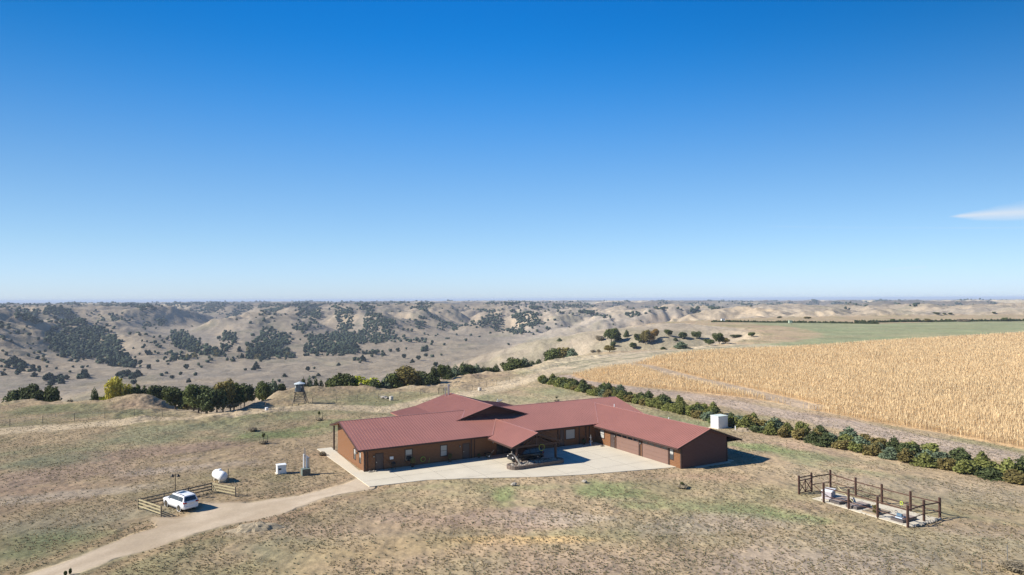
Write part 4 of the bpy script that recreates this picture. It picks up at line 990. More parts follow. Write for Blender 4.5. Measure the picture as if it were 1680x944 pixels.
for i, (cx, by, top, w, kd, lb) in enumerate([
 (1003, 562, 538, 24, 'green', 'largest green tree on the slope beyond the field track'), (1014, 558, 541, 12, 'cedar', 'slim cedar against the largest green slope tree'), (1006, 570, 560, 12, 'dark', 'small dark tree just below the largest slope tree'), (1028, 553, 541, 9, 'cedar', 'lone small pointed cedar on the tan slope'),
 (984, 559, 549, 18, 'bare', 'rusty bare thicket left of the largest slope tree'), (1048, 563, 547, 18, 'green', 'green tree at the left end of the rusty gully grove'), (1059, 566, 541, 16, 'olive', 'olive tree in the middle of the rusty gully grove'), (1066, 562, 545, 20, 'rust', 'rust coloured tree in the gully grove'),
 (1075, 556, 539, 14, 'rust', 'orange topped tree at the upper end of the gully grove'), (1040, 573, 562, 14, 'green', 'low tree at the foot of the gully grove'), (1097, 552, 541, 16, 'green', 'round green tree right above the gully grove'), (1108, 559, 554, 8, 'cedar', 'tiny dark bush on the slope right of the grove'),
 (1122, 557, 545, 17, 'dark', 'left dark tree of the pair on the tan slope'), (1143, 556, 544, 18, 'green', 'right round tree of the pair on the tan slope'), (1118, 572, 560, 24, 'blue', 'blue-green bush below the pair at the field track'), (1088, 573, 569, 9, 'cedar', 'tiny dark bush by the field track'),
 (1180, 565, 547, 22, 'green', 'tall green tree in the right slope clump'), (1163, 566, 556, 20, 'dark', 'low dark tree left in the right slope clump'), (1190, 564, 554, 14, 'olive', 'olive tree right in the right slope clump'), (1208, 554, 548, 20, 'bush', 'long low bush above the right slope clump'),
 (1233, 553, 545, 15, 'green', 'small round tree at the right end of the slope'), (1000, 578, 567, 22, 'olive', 'low olive bush at the edge of the field track'), (972, 579, 573, 9, 'bare', 'left small bare bush by the field track'), (982, 579, 572, 10, 'bare', 'right small bare bush by the field track'),
 (878, 553, 545, 0, 'cedar', ''), (918, 560, 555, 8, 'cedar', 'small dark bush on the bare spur')]):
    if w == 0: continue
    p = ground_at(cx, by); wm = w * p.y / FPX; h = (by - top) * p.y / FPX
    plant_tree('cedar_tree' if kd in ('cedar', 'blue') else 'broadleaf_tree', kd, (p.x, p.y, p.z - .1), h + .1, wm, lb, None, seed=i)
# double row of junipers along the field
WB = [(880, 627), (960, 646.5), (1080, 672), (1180, 699), (1300, 722), (1500, 765), (1660, 793), (1730, 806)]
wbp = [at(*p) for p in WB]; cum = [0]
for a, b in zip(wbp[:-1], wbp[1:]): cum.append(cum[-1] + (b - a).length)
def along(s):
    for i in range(len(cum) - 1):
        if s <= cum[i + 1]:
            t = (s - cum[i]) / (cum[i + 1] - cum[i]); d = (wbp[i + 1] - wbp[i]).normalized(); return wbp[i].lerp(wbp[i + 1], t), d
    return wbp[-1], (wbp[-1] - wbp[-2]).normalized()
JUN = {'green': [crown_mesh('juniper', 'bush' if i < 1 else 'cone', M['cedar'], 1700, .04, 50 + i) for i in range(4)], 'blue': [crown_mesh('juniper', 'bush' if i < 1 else 'cone', M['cedar_blue'], 1700, .04, 60 + i) for i in range(3)],
       'brown': [crown_mesh('juniper', 'bush', M['cedar_brown'], 1700, .04, 70 + i) for i in range(3)]}
M['leaf_j'] = leaf_mat('juniper_green', (.175, .185, .055)); JUN['fresh'] = [crown_mesh('juniper', 'bush' if i else 'cone', M['leaf_j'], 1700, .04, 80 + i) for i in range(3)]
jl = {'green': 'dark green juniper in the windbreak row along the corn field', 'blue': 'silvery blue-green juniper in the windbreak row along the corn field', 'brown': 'bronze-brown juniper in the windbreak row along the corn field', 'fresh': 'olive green juniper in the windbreak row along the corn field'}
g = random.Random(11); nj = 0; s_ = 1.0
while s_ < cum[-1]:
    for row in (0, 1, 2):
        if row == 2 and g.random() < .45: continue
        P, d = along(min(s_ + row * 1.1, cum[-1] - .1)); nrm = Vector((-d.y, d.x, 0)); 
        if nrm.y < 0: nrm = -nrm
        P = P + nrm * (1.1 + row * 2.7 + g.uniform(-.25, .25)); u = s_ / cum[-1]
        kd = g.choices(['green', 'blue', 'brown', 'fresh'], [.30 + .1 * row, .08 + .14 * u, .12 + .20 * u, .50 - .08 * u])[0]
        o = link('juniper_shrub', g.choice(JUN[kd]), None, None, (P.x, P.y, hz(P.x, P.y) - .12), g.uniform(0, 6.28))
        w = g.uniform(2.2, 3.3); o.scale = (w, w * g.uniform(.85, 1.15), g.uniform(1.3, 2.5) + .15 * row); tag(o, jl[kd], 'shrub', 'junipers of the windbreak'); nj += 1
    s_ += 2.45
# junipers of the far shelterbelt and the trees behind it
def px_line(L, n):
    out = []
    P = [at(*p) for p in L]; c = [0]
    for a, b in zip(P[:-1], P[1:]): c.append(c[-1] + (b - a).length)
    for k in range(n):
        s = c[-1] * k / (n - 1); i = max(j for j in range(len(P)) if c[j] <= s + 1e-6); i = min(i, len(P) - 2); out.append(P[i].lerp(P[i + 1], (s - c[i]) / (c[i + 1] - c[i])))
    return out
for k, P in enumerate(px_line([(1168, 528.6), (1300, 530), (1440, 531.2)], 72) + px_line([(1405, 529.5), (1500, 528.2), (1600, 527.4), (1760, 526.4)], 72)):
    o = link('juniper_shrub', JUN['green'][k % 4], None, None, (P.x + g.uniform(-.4, .4), P.y + g.uniform(-.5, .5), hz(P.x, P.y) - .1), k); w = g.uniform(2.4, 3.2) * (1 if k < 72 else 1.3); o.scale = (w, w, g.uniform(1.6, 2.6) * (1 if k < 72 else 1.25))
    tag(o, 'tiny dark juniper in the far shelterbelt behind the green field', 'shrub', 'junipers of the far shelterbelt')
for i, (cx, by, w, h, kd, lb) in enumerate([(1464, 527.5, 9, 6, 'green', 'first round tree along the far shelterbelt from the lodge side'), (1487, 527, 10, 7, 'bare', 'brownish tree between green ones along the far shelterbelt'), (1504, 527, 8, 6.5, 'green', 'narrow green tree behind the far shelterbelt'), (1522, 527, 10, 6, 'olive', 'olive round tree behind the far shelterbelt'),
        (1556, 526.5, 10, 4.5, 'green', 'low green tree behind the far shelterbelt'), (1580, 526.5, 22, 6, 'bare', 'wide greyish grove behind the far shelterbelt'), (1648, 526, 10, 6.5, 'green', 'isolated taller tree at the right end of the shelterbelt'), (1196, 528, 7, 4, 'dark', 'dark tree beside the far white shed'),
        (1279, 522.5, 10, 3.5, 'dark', 'dark bush on the tan hummock beyond the shelterbelt'), (1326, 524, 14, 4.5, 'olive', 'wide bush on the tan hummock beyond the shelterbelt'), (1537, 516.5, 12, 4, 'dark', 'left of three dark bushes on the far hummock'), (1549, 516.5, 6, 3, 'dark', 'middle of three dark bushes on the far hummock'), (1560, 516.5, 8, 3.4, 'dark', 'right of three dark bushes on the far hummock'), (1631, 515.5, 6, 3.6, 'dark', 'single dark tree on the far hummock')]):
    if by > 525: p = at(cx, by + 1.2); p.z = hz(p.x, p.y)
    else: p = ground_at(cx, by)
    plant_tree('broadleaf_tree', kd, (p.x, p.y, p.z - .1), h * p.y / FPX + .1, w * p.y / FPX, lb, None, seed=i)
# cedars on the valley slopes
def Z(o, s, L): return [(o + x / s, 485 + y / s) for x, y in L]
s1, s5 = 5.393, 5.6
HP = [(Z(0, s1, [(150, 200), (330, 200), (330, 250), (230, 280), (380, 340), (130, 300)]), 1), (Z(0, s1, [(440, 180), (620, 175), (700, 290), (800, 330), (600, 290), (380, 240)]), 1.2),
 (Z(0, s1, [(520, 330), (700, 300), (1000, 360), (1060, 430), (1060, 490), (1140, 560), (1250, 650), (1100, 640), (900, 590), (700, 560), (520, 530), (390, 440), (400, 380)]), 1), (Z(0, s1, [(950, 190), (1110, 230), (1120, 265), (1000, 240)]), 1), (Z(0, s1, [(840, 180), (900, 200), (950, 290), (880, 260)]), .6),
 (Z(0, s1, [(1040, 705), (1250, 710), (1250, 745), (1080, 740)]), 1), (Z(0, s1, [(0, 590), (350, 680), (350, 695), (0, 660)]), .45), (Z(0, s1, [(380, 730), (540, 720), (560, 800), (440, 780)]), .5), (Z(0, s1, [(690, 715), (790, 730), (790, 750), (700, 740)]), 1),
 (Z(280, s1, [(0, 320), (150, 350), (220, 430), (380, 490), (470, 550), (380, 550), (200, 510), (30, 440), (0, 400)]), 1.1), (Z(280, s1, [(-40, 500), (120, 520), (240, 570), (100, 590), (-60, 600)]), .5), (Z(280, s1, [(470, 340), (580, 360), (580, 430), (490, 500), (460, 470), (500, 430), (420, 420)]), .8),
 (Z(280, s1, [(820, 320), (900, 330), (1040, 380), (1040, 420), (990, 470), (1110, 550), (980, 550), (880, 550), (780, 580), (670, 570), (670, 470), (740, 450), (780, 370)]), 1.2), (Z(280, s1, [(770, 130), (1000, 110), (1120, 120), (1000, 160), (950, 180), (780, 190)]), 1), (Z(280, s1, [(780, 220), (940, 200), (940, 260), (780, 260)]), 1),
 (Z(280, s1, [(1140, 130), (1330, 115), (1330, 230), (1290, 300), (1220, 280), (1240, 200), (1180, 250), (1130, 230)]), 1.2), (Z(280, s1, [(1180, 370), (1400, 370), (1600, 430), (1618, 530), (1400, 540), (1300, 470)]), 1.1), (Z(280, s1, [(1170, 440), (1330, 480), (1400, 545), (1180, 545)]), .5), (Z(280, s1, [(1400, 340), (1618, 340), (1618, 420), (1420, 380)]), .9),
 (Z(280, s1, [(1380, 110), (1500, 150), (1618, 200), (1618, 330), (1480, 320), (1450, 180)]), .9), (Z(280, s1, [(620, 120), (740, 100), (720, 150), (620, 180), (500, 240), (480, 210)]), .8), (Z(280, s1, [(320, 190), (480, 170), (480, 90), (370, 110), (200, 170), (160, 190)]), .9), (Z(280, s1, [(1070, 310), (1140, 300), (1240, 320), (1160, 360)]), 1), (Z(280, s1, [(-20, 60), (300, 70), (300, 90), (20, 150), (-60, 120)]), .5),
 (Z(560, s1, [(100, 110), (240, 110), (290, 180), (280, 230), (200, 190)]), 1.2), (Z(560, s1, [(200, 260), (280, 230), (400, 260), (490, 300), (380, 330), (200, 340)]), 1.1), (Z(560, s1, [(0, 330), (400, 340), (500, 370), (370, 430), (200, 440), (0, 430)]), 1), (Z(560, s1, [(0, 430), (170, 460), (170, 500), (0, 530)]), 1), (Z(560, s1, [(180, 500), (250, 520), (350, 500), (400, 520), (240, 560)]), .8), (Z(560, s1, [(90, 560), (170, 575), (220, 590), (210, 610), (150, 600)]), 1),
 (Z(560, s1, [(640, 290), (720, 240), (760, 270), (690, 320)]), .9), (Z(560, s1, [(930, 250), (1040, 290), (1040, 325), (1000, 320)]), 1.2), (Z(560, s1, [(600, 150), (930, 245), (930, 262), (600, 170)]), 1.2), (Z(560, s1, [(1040, 270), (1300, 285), (1600, 335), (1600, 350), (1300, 300), (1040, 280)]), 1.1), (Z(560, s1, [(1240, 230), (1400, 220), (1430, 290), (1240, 270)]), 1), (Z(560, s1, [(1500, 220), (1618, 230), (1618, 330), (1520, 270)]), 1),
 (Z(560, s1, [(1470, 100), (1580, 100), (1560, 150), (1450, 140)]), 1), (Z(560, s1, [(660, 110), (830, 100), (780, 170), (680, 150)]), .9), (Z(560, s1, [(280, 110), (420, 100), (420, 130), (350, 150)]), .9), (Z(560, s1, [(480, 100), (600, 110), (600, 130), (480, 130)]), .9), (Z(560, s1, [(850, 255), (920, 270), (910, 320), (840, 290)]), .5), (Z(560, s1, [(1120, 140), (1300, 180), (1470, 210), (1300, 200)]), .9), (Z(560, s1, [(350, 370), (820, 415), (820, 425), (500, 400)]), .5), (Z(560, s1, [(690, 475), (780, 475), (740, 510)]), 1),
 (Z(840, s1, [(0, 200), (200, 230), (300, 270), (180, 310), (0, 260)]), 1.1), (Z(840, s1, [(590, 210), (700, 170), (880, 270), (760, 270), (700, 230), (600, 220)]), 1), (Z(840, s1, [(1000, 200), (1140, 240), (1000, 250)]), 1), (Z(840, s1, [(1200, 140), (1400, 220), (1280, 220)]), 1), (Z(840, s1, [(170, 90), (270, 130), (210, 170), (150, 140)]), 1.2), (Z(840, s1, [(0, 90), (70, 100), (30, 130)]), 1), (Z(840, s1, [(0, 300), (160, 340), (80, 345), (0, 330)]), .7),
 (Z(0, s1, [(0, 95), (330, 90), (430, 95), (330, 145), (0, 145)]), 1), (Z(0, s1, [(480, 95), (700, 100), (660, 130), (500, 130)]), .8), (Z(0, s1, [(860, 100), (980, 110), (960, 160), (880, 150)]), 1), (Z(0, s1, [(1060, 90), (1280, 100), (1380, 190), (1200, 160), (1080, 150)]), 1), (Z(0, s1, [(1300, 240), (1340, 240), (1330, 275), (1280, 270)]), 1), (Z(0, s1, [(1390, 235), (1460, 235), (1470, 275), (1400, 275)]), 1),
 (Z(1120, s5, [(0, 105), (140, 110), (160, 130), (0, 150)]), .7), (Z(1120, s5, [(160, 110), (300, 120), (250, 160), (170, 150)]), .9), (Z(1120, s5, [(530, 95), (640, 120), (560, 130)]), .9), (Z(1120, s5, [(760, 130), (930, 100), (880, 140), (780, 150)]), .7), (Z(1120, s5, [(980, 100), (1060, 110), (1060, 150), (970, 150)]), 1), (Z(1120, s5, [(1480, 100), (1600, 160), (1480, 180)]), 1), (Z(1120, s5, [(80, 180), (180, 200), (170, 235), (70, 230)]), .7), (Z(1120, s5, [(220, 160), (350, 190), (280, 220)]), .8), (Z(1120, s5, [(1240, 110), (1340, 150), (1300, 160)]), .8),
 (Z(1400, 6., [(520, 140), (640, 160), (640, 185), (560, 180)]), .9), (Z(1400, 6., [(970, 110), (1080, 120), (1010, 130)]), .8), (Z(1400, 6., [(1100, 140), (1180, 150), (1260, 175), (1150, 155)]), .6), (Z(1400, 6., [(0, 130), (140, 180), (30, 180)]), .8)]
rs_ = np.random.RandomState(5)
qx = []; qy = []
for poly, dn in HP:
    P = np.array(poly); x0, y0 = P.min(0); x1, y1 = P.max(0); x = P[:, 0]; y = P[:, 1]
    ar = abs(np.dot(x, np.roll(y, 1)) - np.dot(y, np.roll(x, 1))) / 2
    yc = P[:, 1].mean(); n = int(ar * dn * np.interp(yc, [500, 520, 545, 600], [.62, .40, .27, .16]) * (x1 - x0) * (y1 - y0) / max(ar, 1)) + 3
    X = rs_.uniform(x0, x1, n); Y = rs_.uniform(y0, y1, n); sd = poly_sd(X, Y, poly) + rs_.normal(size=n) * np.interp(yc, [500, 600], [1.0, 3.2]); lo = fbm(X * 9, Y * 22, 60, 3); sd = np.where(lo > .38, -1, sd)
    k = sd > 0; qx.append(X[k]); qy.append(Y[k])
nsc = 1700
X = rs_.uniform(-60, 1240, nsc); Y = 502 + (rs_.rand(nsc) ** 1.6) * 130; qx.append(X); qy.append(Y)
qx = np.concatenate(qx); qy = np.concatenate(qy)
dx = np.array([_f[i] + _r[i] * ((qx - 840) / FPX) + _u[i] * ((472 - qy) / FPX) for i in range(3)])
hit = np.zeros(len(qx)); done = np.zeros(len(qx), bool)
for t_ in np.geomspace(330, 7500, 520):
    z = CAM_H + dx[2] * t_; x = dx[0] * t_; y = dx[1] * t_
    hh = samp(H0, x, y); now = (z < hh) & ~done & (y > 100) & (y < 6800) & (x > X0) & (x < X1); hit[now] = t_; done |= now
tx, ty = dx[0] * hit, dx[1] * hit
ok = done & (poly_sd(tx, ty, PLATEAU) < -6) & (ty > 430) & ~((tx > -60) & (ty < 1000))
n0 = len(qx) - nsc
sc_ok = np.ones(len(qx), bool); e_ = 14.
grad = (samp(H0, tx + e_, ty) - samp(H0, tx - e_, ty)) / (2 * e_)
keepn = rs_.rand(len(qx)) < np.where(grad < -.03, .9, .28); sc_ok[n0:] = keepn[n0:]; ok &= sc_ok
tx, ty = tx[ok], ty[ok]
# the farther breaks: cedars keep to the slopes turned from the sun
nf = 90000; fy = 1700 + 5000 * rs_.rand(nf); fx = fy * rs_.uniform(-.72, .80, nf); fx = np.clip(fx, X0 + 50, X1 - 50)
hf = samp(H0, fx, fy); gr_ = (samp(H0, fx + 16, fy) - samp(H0, fx - 16, fy)) / 32; cl2 = fbm(fx, fy, 240, 3)
kf = (gr_ < -.09) & (cl2 > -.1) & (hf > -54) & (poly_sd(fx, fy, PLATEAU) < -60); kf &= (fy > 2300) | (fx > 300)
fx, fy = fx[kf][:15000], fy[kf][:15000]; print('far trees', len(fx)); tx = np.concatenate([tx, fx]); ty = np.concatenate([ty, fy]); tz = height(tx, ty)
def blobs(n, fine=True):
    out = []
    for k in range(n):
        bm = bmesh.new(); bmesh.ops.create_icosphere(bm, subdivisions=2 if False else 1, radius=1); g_ = random.Random(k)
        for v_ in bm.verts: v_.co *= g_.uniform(.65, 1.25)
        if fine: bmesh.ops.subdivide_edges(bm, edges=bm.edges[:], cuts=1)
        for v_ in bm.verts: v_.co *= g_.uniform(.8, 1.18)
        bmesh.ops.triangulate(bm, faces=bm.faces[:]); bm.verts.ensure_lookup_table()
        out.append((np.array([v_.co[:] for v_ in bm.verts]), np.array([[x.index for x in f_.verts] for f_ in bm.faces]))); bm.free()
    return out
BL = blobs(6); BS = blobs(6, False)
dist = np.hypot(tx, ty); size = rs_.uniform(3.0, 6.2, len(tx)) * np.interp(dist, [600, 3000, 5000], [1, 1.6, 2.6]); hgt = size * rs_.uniform(.75, 1.1, len(tx))
order = np.argsort(-(size / dist)); NI = 205
M['hillcedar'] = leaf_mat('hill_cedar_needles', (.036, .050, .026), trans=.1)
HC = [crown_mesh('crown', 'cone' if i % 2 else 'round', M['hillcedar'] if i < 5 else M['leaf_olive'], 300, .085, 90 + i) for i in range(6)]
for j in order[:NI]:
    k = int(rs_.randint(0, 6)) if rs_.rand() < .4 else int(rs_.randint(0, 5))
    o = link('cedar_tree', HC[k], None, None, (tx[j], ty[j], tz[j] - .5), rs_.rand() * 6.28); o.scale = (size[j] * 1.1, size[j] * 1.1, hgt[j] * 1.15)
    tag(o, ('dark cedar among the nearer scattered ones on the valley slopes' if k < 5 else 'olive brown tree among the nearer dark cedars on the valley slopes'), 'tree', 'nearer cedars on the valley slopes')
VV = []; FF = []; TT = []; off = 0
for j in order[NI:]:
    v, f = (BL if dist[j] < 1900 else BS)[rs_.randint(0, 6)]; a = rs_.rand() * 6.28; c, s = math.cos(a), math.sin(a); r = size[j] / 2
    w_ = np.stack([(v[:, 0] * c - v[:, 1] * s) * r, (v[:, 0] * s + v[:, 1] * c) * r, v[:, 2] * hgt[j] * .55], -1) + (tx[j], ty[j], tz[j] + hgt[j] * .38)
    VV.append(w_); FF.append(f + off); off += len(v); TT.append(np.full(len(v), rs_.rand()) * .6 + rs_.rand(len(v)) * .4)
me = mesh_np('cedar_woods', np.vstack(VV), np.vstack(FF), np.concatenate(TT), attr_name='tone'); wd_ = link('cedar_woods', me, M['hillcedar'])
tag(wd_, None, None, None, 'stuff')
print('junipers', nj, 'hill trees', len(tx))

# ------------------------------------------------------------------ ripe corn, grass tufts
def ribbons(P, h, w, lean, seed, tone_lo=0, k=3, name='corn', droop=.5):
    """k narrow blades per plant, each a bent pair of quads"""
    g = np.random.RandomState(seed); n = len(P); V = []; F = []; T = []
    for b in range(k):
        a = g.uniform(0, 6.28, n); le = lean * g.uniform(.3, 1.3, n); hh = h * g.uniform(.7, 1.12, n); ww = w * g.uniform(.6, 1.3, n)
        d = np.stack([np.cos(a), np.sin(a), 0 * a], -1); s = np.stack([-np.sin(a), np.cos(a), 0 * a], -1) * ww[:, None] / 2
        up = np.array([0, 0, 1.])
        p0 = P + d * .02; p1 = P + d * (le * .35)[:, None] + up * (hh * .62)[:, None]; p2 = P + d * le[:, None] + up * (hh * g.uniform(1 - droop, 1.02, n))[:, None]
        V.append(np.stack([p0 - s * .5, p0 + s * .5, p1 + s, p1 - s, p2 + s * .25, p2 - s * .25], 1)); T.append(np.repeat(g.rand(n), 6))
    V = np.stack(V, 1).reshape(-1, 3); m = n * k; i = np.arange(m)[:, None] * 6
    F = np.concatenate([i + np.array([[0, 1, 2, 3]]), i + np.array([[3, 2, 4, 5]])]); T = np.stack([t.reshape(n, 6) for t in T], 1).ravel()
    return V, F, T
CP = np.array(CORN); g = np.random.RandomState(3)
pts = []
rowd = np.array([CP[-1][0] - CP[12][0], 0])
for (D0, D1, sp) in ((60, 150, .50), (150, 220, .58), (220, 300, .76), (300, 380, 1.05), (380, 520, 1.5)):
    xs = np.arange(-10, 420, sp); ys = np.arange(D0, D1, sp); gx_, gy_ = np.meshgrid(xs, ys); gx_ = gx_.ravel() + g.uniform(-.3, .3, gx_.size) * sp; gy_ = gy_.ravel() + g.uniform(-.3, .3, gy_.size) * sp
    ok = (np.abs(gx_) < gy_ * .95 + 6); gx_, gy_ = gx_[ok], gy_[ok]
    sd = poly_sd(gx_, gy_, CORN) + fbm(gx_, gy_, 8, 2) * 1.0; tr = line_d(gx_, gy_, CORN_TRACK) + fbm(gx_ + 50, gy_, 5, 2) * 1.2
    gap = fbm(gx_, gy_, 12, 3)
    ok = (sd > .3) & (tr > 3.2) & (g.rand(len(sd)) > .04 + .2 * (gap > .45)); pts.append(np.stack([gx_[ok], gy_[ok], np.full(ok.sum(), sp)], -1))
pts = np.vstack(pts); cz = height(pts[:, 0], pts[:, 1]); P = np.stack([pts[:, 0], pts[:, 1], cz], -1)
hs_ = np.where(P[:, 0] < 45, 1.1, 1.5) * (1 + fbm(P[:, 0], P[:, 1], 20, 2) * .25)
V, F, T = ribbons(P, hs_, .075 * pts[:, 2] / .6, .26, 4, k=4)
M['corn'] = leaf_mat('ripe_corn', (.66, .51, .30), vary=.22, trans=.3)
cn = link('corn_field', mesh_np('corn_field', V, F, T, attr_name='tone'), M['corn']); tag(cn, None, None, None, 'stuff'); print('corn plants', len(P))
# dry grass tufts and dark weeds in the near meadow
n = 190000; D = 26 * (200 / 26) ** g.rand(n); X = D * g.uniform(-.82, .82, n); P = np.stack([X, D], -1)
rs1 = poly_sd(P[:, 0], P[:, 1], ROAD); ps1 = poly_sd(P[:, 0], P[:, 1], PARK); ss1 = poly_sd(P[:, 0], P[:, 1], SLAB)
a_ = (P[:, 0] - HO.x) * HU.x + (P[:, 1] - HO.y) * HU.y; b_ = (P[:, 0] - HO.x) * HV.x + (P[:, 1] - HO.y) * HV.y
inh = ((a_ > -.6) & (a_ < 45.5) & (b_ > -.5) & (b_ < 21)) | ((a_ > 36) & (a_ < 45.6) & (b_ > -19.6) & (b_ < 1))
ok = (rs1 < -.3) & (ps1 < -.2) & (ss1 < -.15) & ~inh & (poly_sd(P[:, 0], P[:, 1], CORN) < 0) & (poly_sd(P[:, 0], P[:, 1], PLATEAU) > 1); P = P[ok]
cl_ = fbm(P[:, 0], P[:, 1], 7, 3) + fbm(P[:, 0] + 90, P[:, 1], 30, 2) * .7
P3 = np.stack([P[:, 0], P[:, 1], height(P[:, 0], P[:, 1]) - .03], -1); r_ = g.rand(len(P))
def tufts(mask, h, w, mat, nm, k=4):
    Q = P3[mask]; V, F, T = ribbons(Q, h, w, h * .9, 8, k=k, droop=.6); o = link(nm, mesh_np(nm, V, F, T, attr_name='tone'), mat); tag(o, None, None, None, 'stuff')
M['dry'] = leaf_mat('dry_grass', (.36, .29, .17), trans=.3); M['weed'] = leaf_mat('grey_green_weeds', (.185, .185, .11), trans=.2); M['ggrass'] = leaf_mat('green_grass', (.12, .16, .05), trans=.3)
tufts((r_ < .5) & (cl_ > -.3), .14, .075, M['dry'], 'dry_grass'); tufts((r_ > .72) & (cl_ > .22), .13, .085, M['weed'], 'weeds', 5); tufts((r_ > .965) & (cl_ < .2), .15, .10, M['weed'], 'scattered_weeds', 5)

# ------------------------------------------------------------------ vehicles
M['carwhite'] = new_mat('white_car_paint', (.78, .78, .78), .25, spec=.5); M['carblack'] = new_mat('black_car_paint', (.012, .012, .014), .2, spec=.6)
M['carglass'] = new_mat('car_glass', (.02, .024, .03), .05, spec=.8); M['lampred'] = new_mat('red_lamp', (.30, .02, .02), .2); M['lampclear'] = new_mat('clear_lamp', (.7, .7, .7), .1)
M['chrome'] = new_mat('chrome', (.6, .6, .62), .15, metal=1); M['plastic'] = new_mat('black_plastic', (.025, .025, .027), .5)
def make_suv(label, P, heading, paint):
    t = thing('parked_suv', label, 'car', P, heading)
    # lower body: cross sections from tail to nose  (x, half width, bottom, shoulder, deck)
    S = [(-2.42, .74, .42, .80, .98), (-2.34, .84, .30, .95, 1.10), (-2.0, .91, .26, .98, 1.13), (-1.2, .925, .24, .98, 1.10), (0, .925, .24, .96, 1.06), (1.0, .92, .24, .95, 1.04), (1.6, .905, .25, .92, 1.01), (2.1, .87, .28, .86, .94), (2.34, .78, .32, .76, .84), (2.44, .66, .40, .66, .72)]
    m_ = MB(); vs = []
    for x, w, zb, zs, zd in S:
        r_ = [(w * .86, zb), (w * .985, zb + .16), (w, (zb + zs) / 2), (w * .975, zs), (w * .86, zd), (w * .4, zd + .02)]
        vs += [(x, y, z) for y, z in r_] + [(x, -y, z) for y, z in reversed(r_)]
    k = 12; n_ = len(S)
    m_.add(vs, [(i * k + j, i * k + (j + 1) % k, (i + 1) * k + (j + 1) % k, (i + 1) * k + j) for i in range(n_ - 1) for j in range(k)] + [tuple(range(k)), tuple(range((n_ - 1) * k + k - 1, (n_ - 1) * k - 1, -1))])
    body = m_.build('body', paint, t, True)
    # cabin with raked screens
    m_ = MB(); base_ = [(-2.22, 1.08, .84), (-2.22 + .0, 1.08, .84)]
    C_ = [(-2.28, 1.08, .82, -2.06, 1.66, .64), (-1.1, 1.05, .885, -1.1, 1.72, .69), (.0, 1.03, .89, -.05, 1.70, .68), (1.22, 1.0, .84, .42, 1.64, .62)]
    vs = []
    for x0, z0, w0, x1, z1, w1 in C_: vs += [(x0, -w0, z0), (x0, w0, z0), (x1, w1, z1), (x1, w1 * .55, z1 + .045), (x1, -w1 * .55, z1 + .045), (x1, -w1, z1)]
    m_.add(vs, [(i * 6 + j, i * 6 + (j + 1) % 6, (i + 1) * 6 + (j + 1) % 6, (i + 1) * 6 + j) for i in range(3) for j in range(6)] + [(0, 1, 2, 3, 4, 5), (23, 22, 21, 20, 19, 18)])
    m_.build('cabin', paint, t, True)
    def quadpane(name, q, nrm, th_=.012):
        nv = Vector(nrm).normalized() * th_; mb = MB(); mb.hexa([Vector(p) - nv * .3 for p in q] + [Vector(p) + nv for p in q]); return mb.build(name, M['carglass'], t)
    for s_ in (1, -1):
        y = lambda z: s_ * (.885 - (z - 1.04) * .305)
        for (a0, a1, b0, b1) in ((-2.02, -1.22, -1.93, -1.20), (-1.14, -.22, -1.12, -.22), (-.14, 1.02, -.14, .40)):
            quadpane('side_window', [(a0, y(1.13), 1.13), (a1, y(1.13), 1.13), (b1, y(1.56), 1.56), (b0, y(1.56), 1.56)], (0, s_, .3), .03)
        mi = MB(); mi.box(.78, .95, *sorted((s_ * .90, s_ * 1.06)), 1.06, 1.2); bevel(mi.build('mirror', paint, t), .03)
        rr_ = MB(); rr_.bar((-1.9, s_ * .60, 1.765), (.1, s_ * .60, 1.765), .04, .035); rr_.bar((-1.85, s_ * .6, 1.70), (-1.85, s_ * .6, 1.76), .04); rr_.bar((.05, s_ * .6, 1.70), (.05, s_ * .6, 1.76), .04); rr_.build('roof_rail', M['plastic'], t)
        tl = MB(); tl.box(-2.44, -2.22, *sorted((s_ * .50, s_ * .87)), .90, 1.06); bevel(tl.build('tail_lamp', M['lampred'], t), .02)
        hl = MB(); hl.box(2.16, 2.40, *sorted((s_ * .50, s_ * .80)), .66, .82); bevel(hl.build('headlight', M['lampclear'], t), .02)
        sk = MB(); sk.box(-1.0, 1.0, *sorted((s_ * .80, s_ * .93)), .19, .29); sk.build('sill', M['plastic'], t)
        for x in (-1.42, 1.45):
            w_ = MB(); w_.lathe((x, s_ * .70, .36), [(.30, 0), (.36, .03), (.36, .21), (.30, .235)], 20, (0, s_, 0)); wo = w_.build('wheel', M['rubber'], t, True)
            r_ = MB(); r_.lathe((x, s_ * .925, .36), [(.24, 0), (.24, .014), (.08, .03)], 16, (0, s_, 0)); r_.build('rim', M['chrome'], wo)
            a_ = MB(); a_.ring((x, s_ * .90, .38), .41, .035, (0, 1, 0), 20, 6); a_.build('wheel_arch', paint, t, True)
    quadpane('rear_window', [(-2.265, .66, 1.15), (-2.265, -.66, 1.15), (-2.10, -.56, 1.58), (-2.10, .56, 1.58)], (-1, 0, .4), .03)
    quadpane('windshield', [(1.08, -.74, 1.07), (1.08, .74, 1.07), (.50, .58, 1.59), (.50, -.58, 1.59)], (1, 0, .8), .03)
    b_ = MB(); b_.box(-2.47, -2.30, -.78, .78, .36, .62); bevel(b_.build('rear_bumper', paint, t), .04); b_ = MB(); b_.box(2.28, 2.47, -.72, .72, .34, .52); bevel(b_.build('front_bumper', M['plastic'], t), .04)
    p_ = MB(); p_.box(-2.455, -2.43, -.26, .26, .76, .89); p_.build('number_plate', M['lampclear'], t)
    h_ = MB(); h_.box(-2.45, -2.36, -.5, .5, .92, .96); h_.build('tailgate_trim', M['chrome'], t)
    g_ = MB(); g_.box(2.38, 2.455, -.42, .42, .60, .74); g_.build('grille', M['plastic'], t)
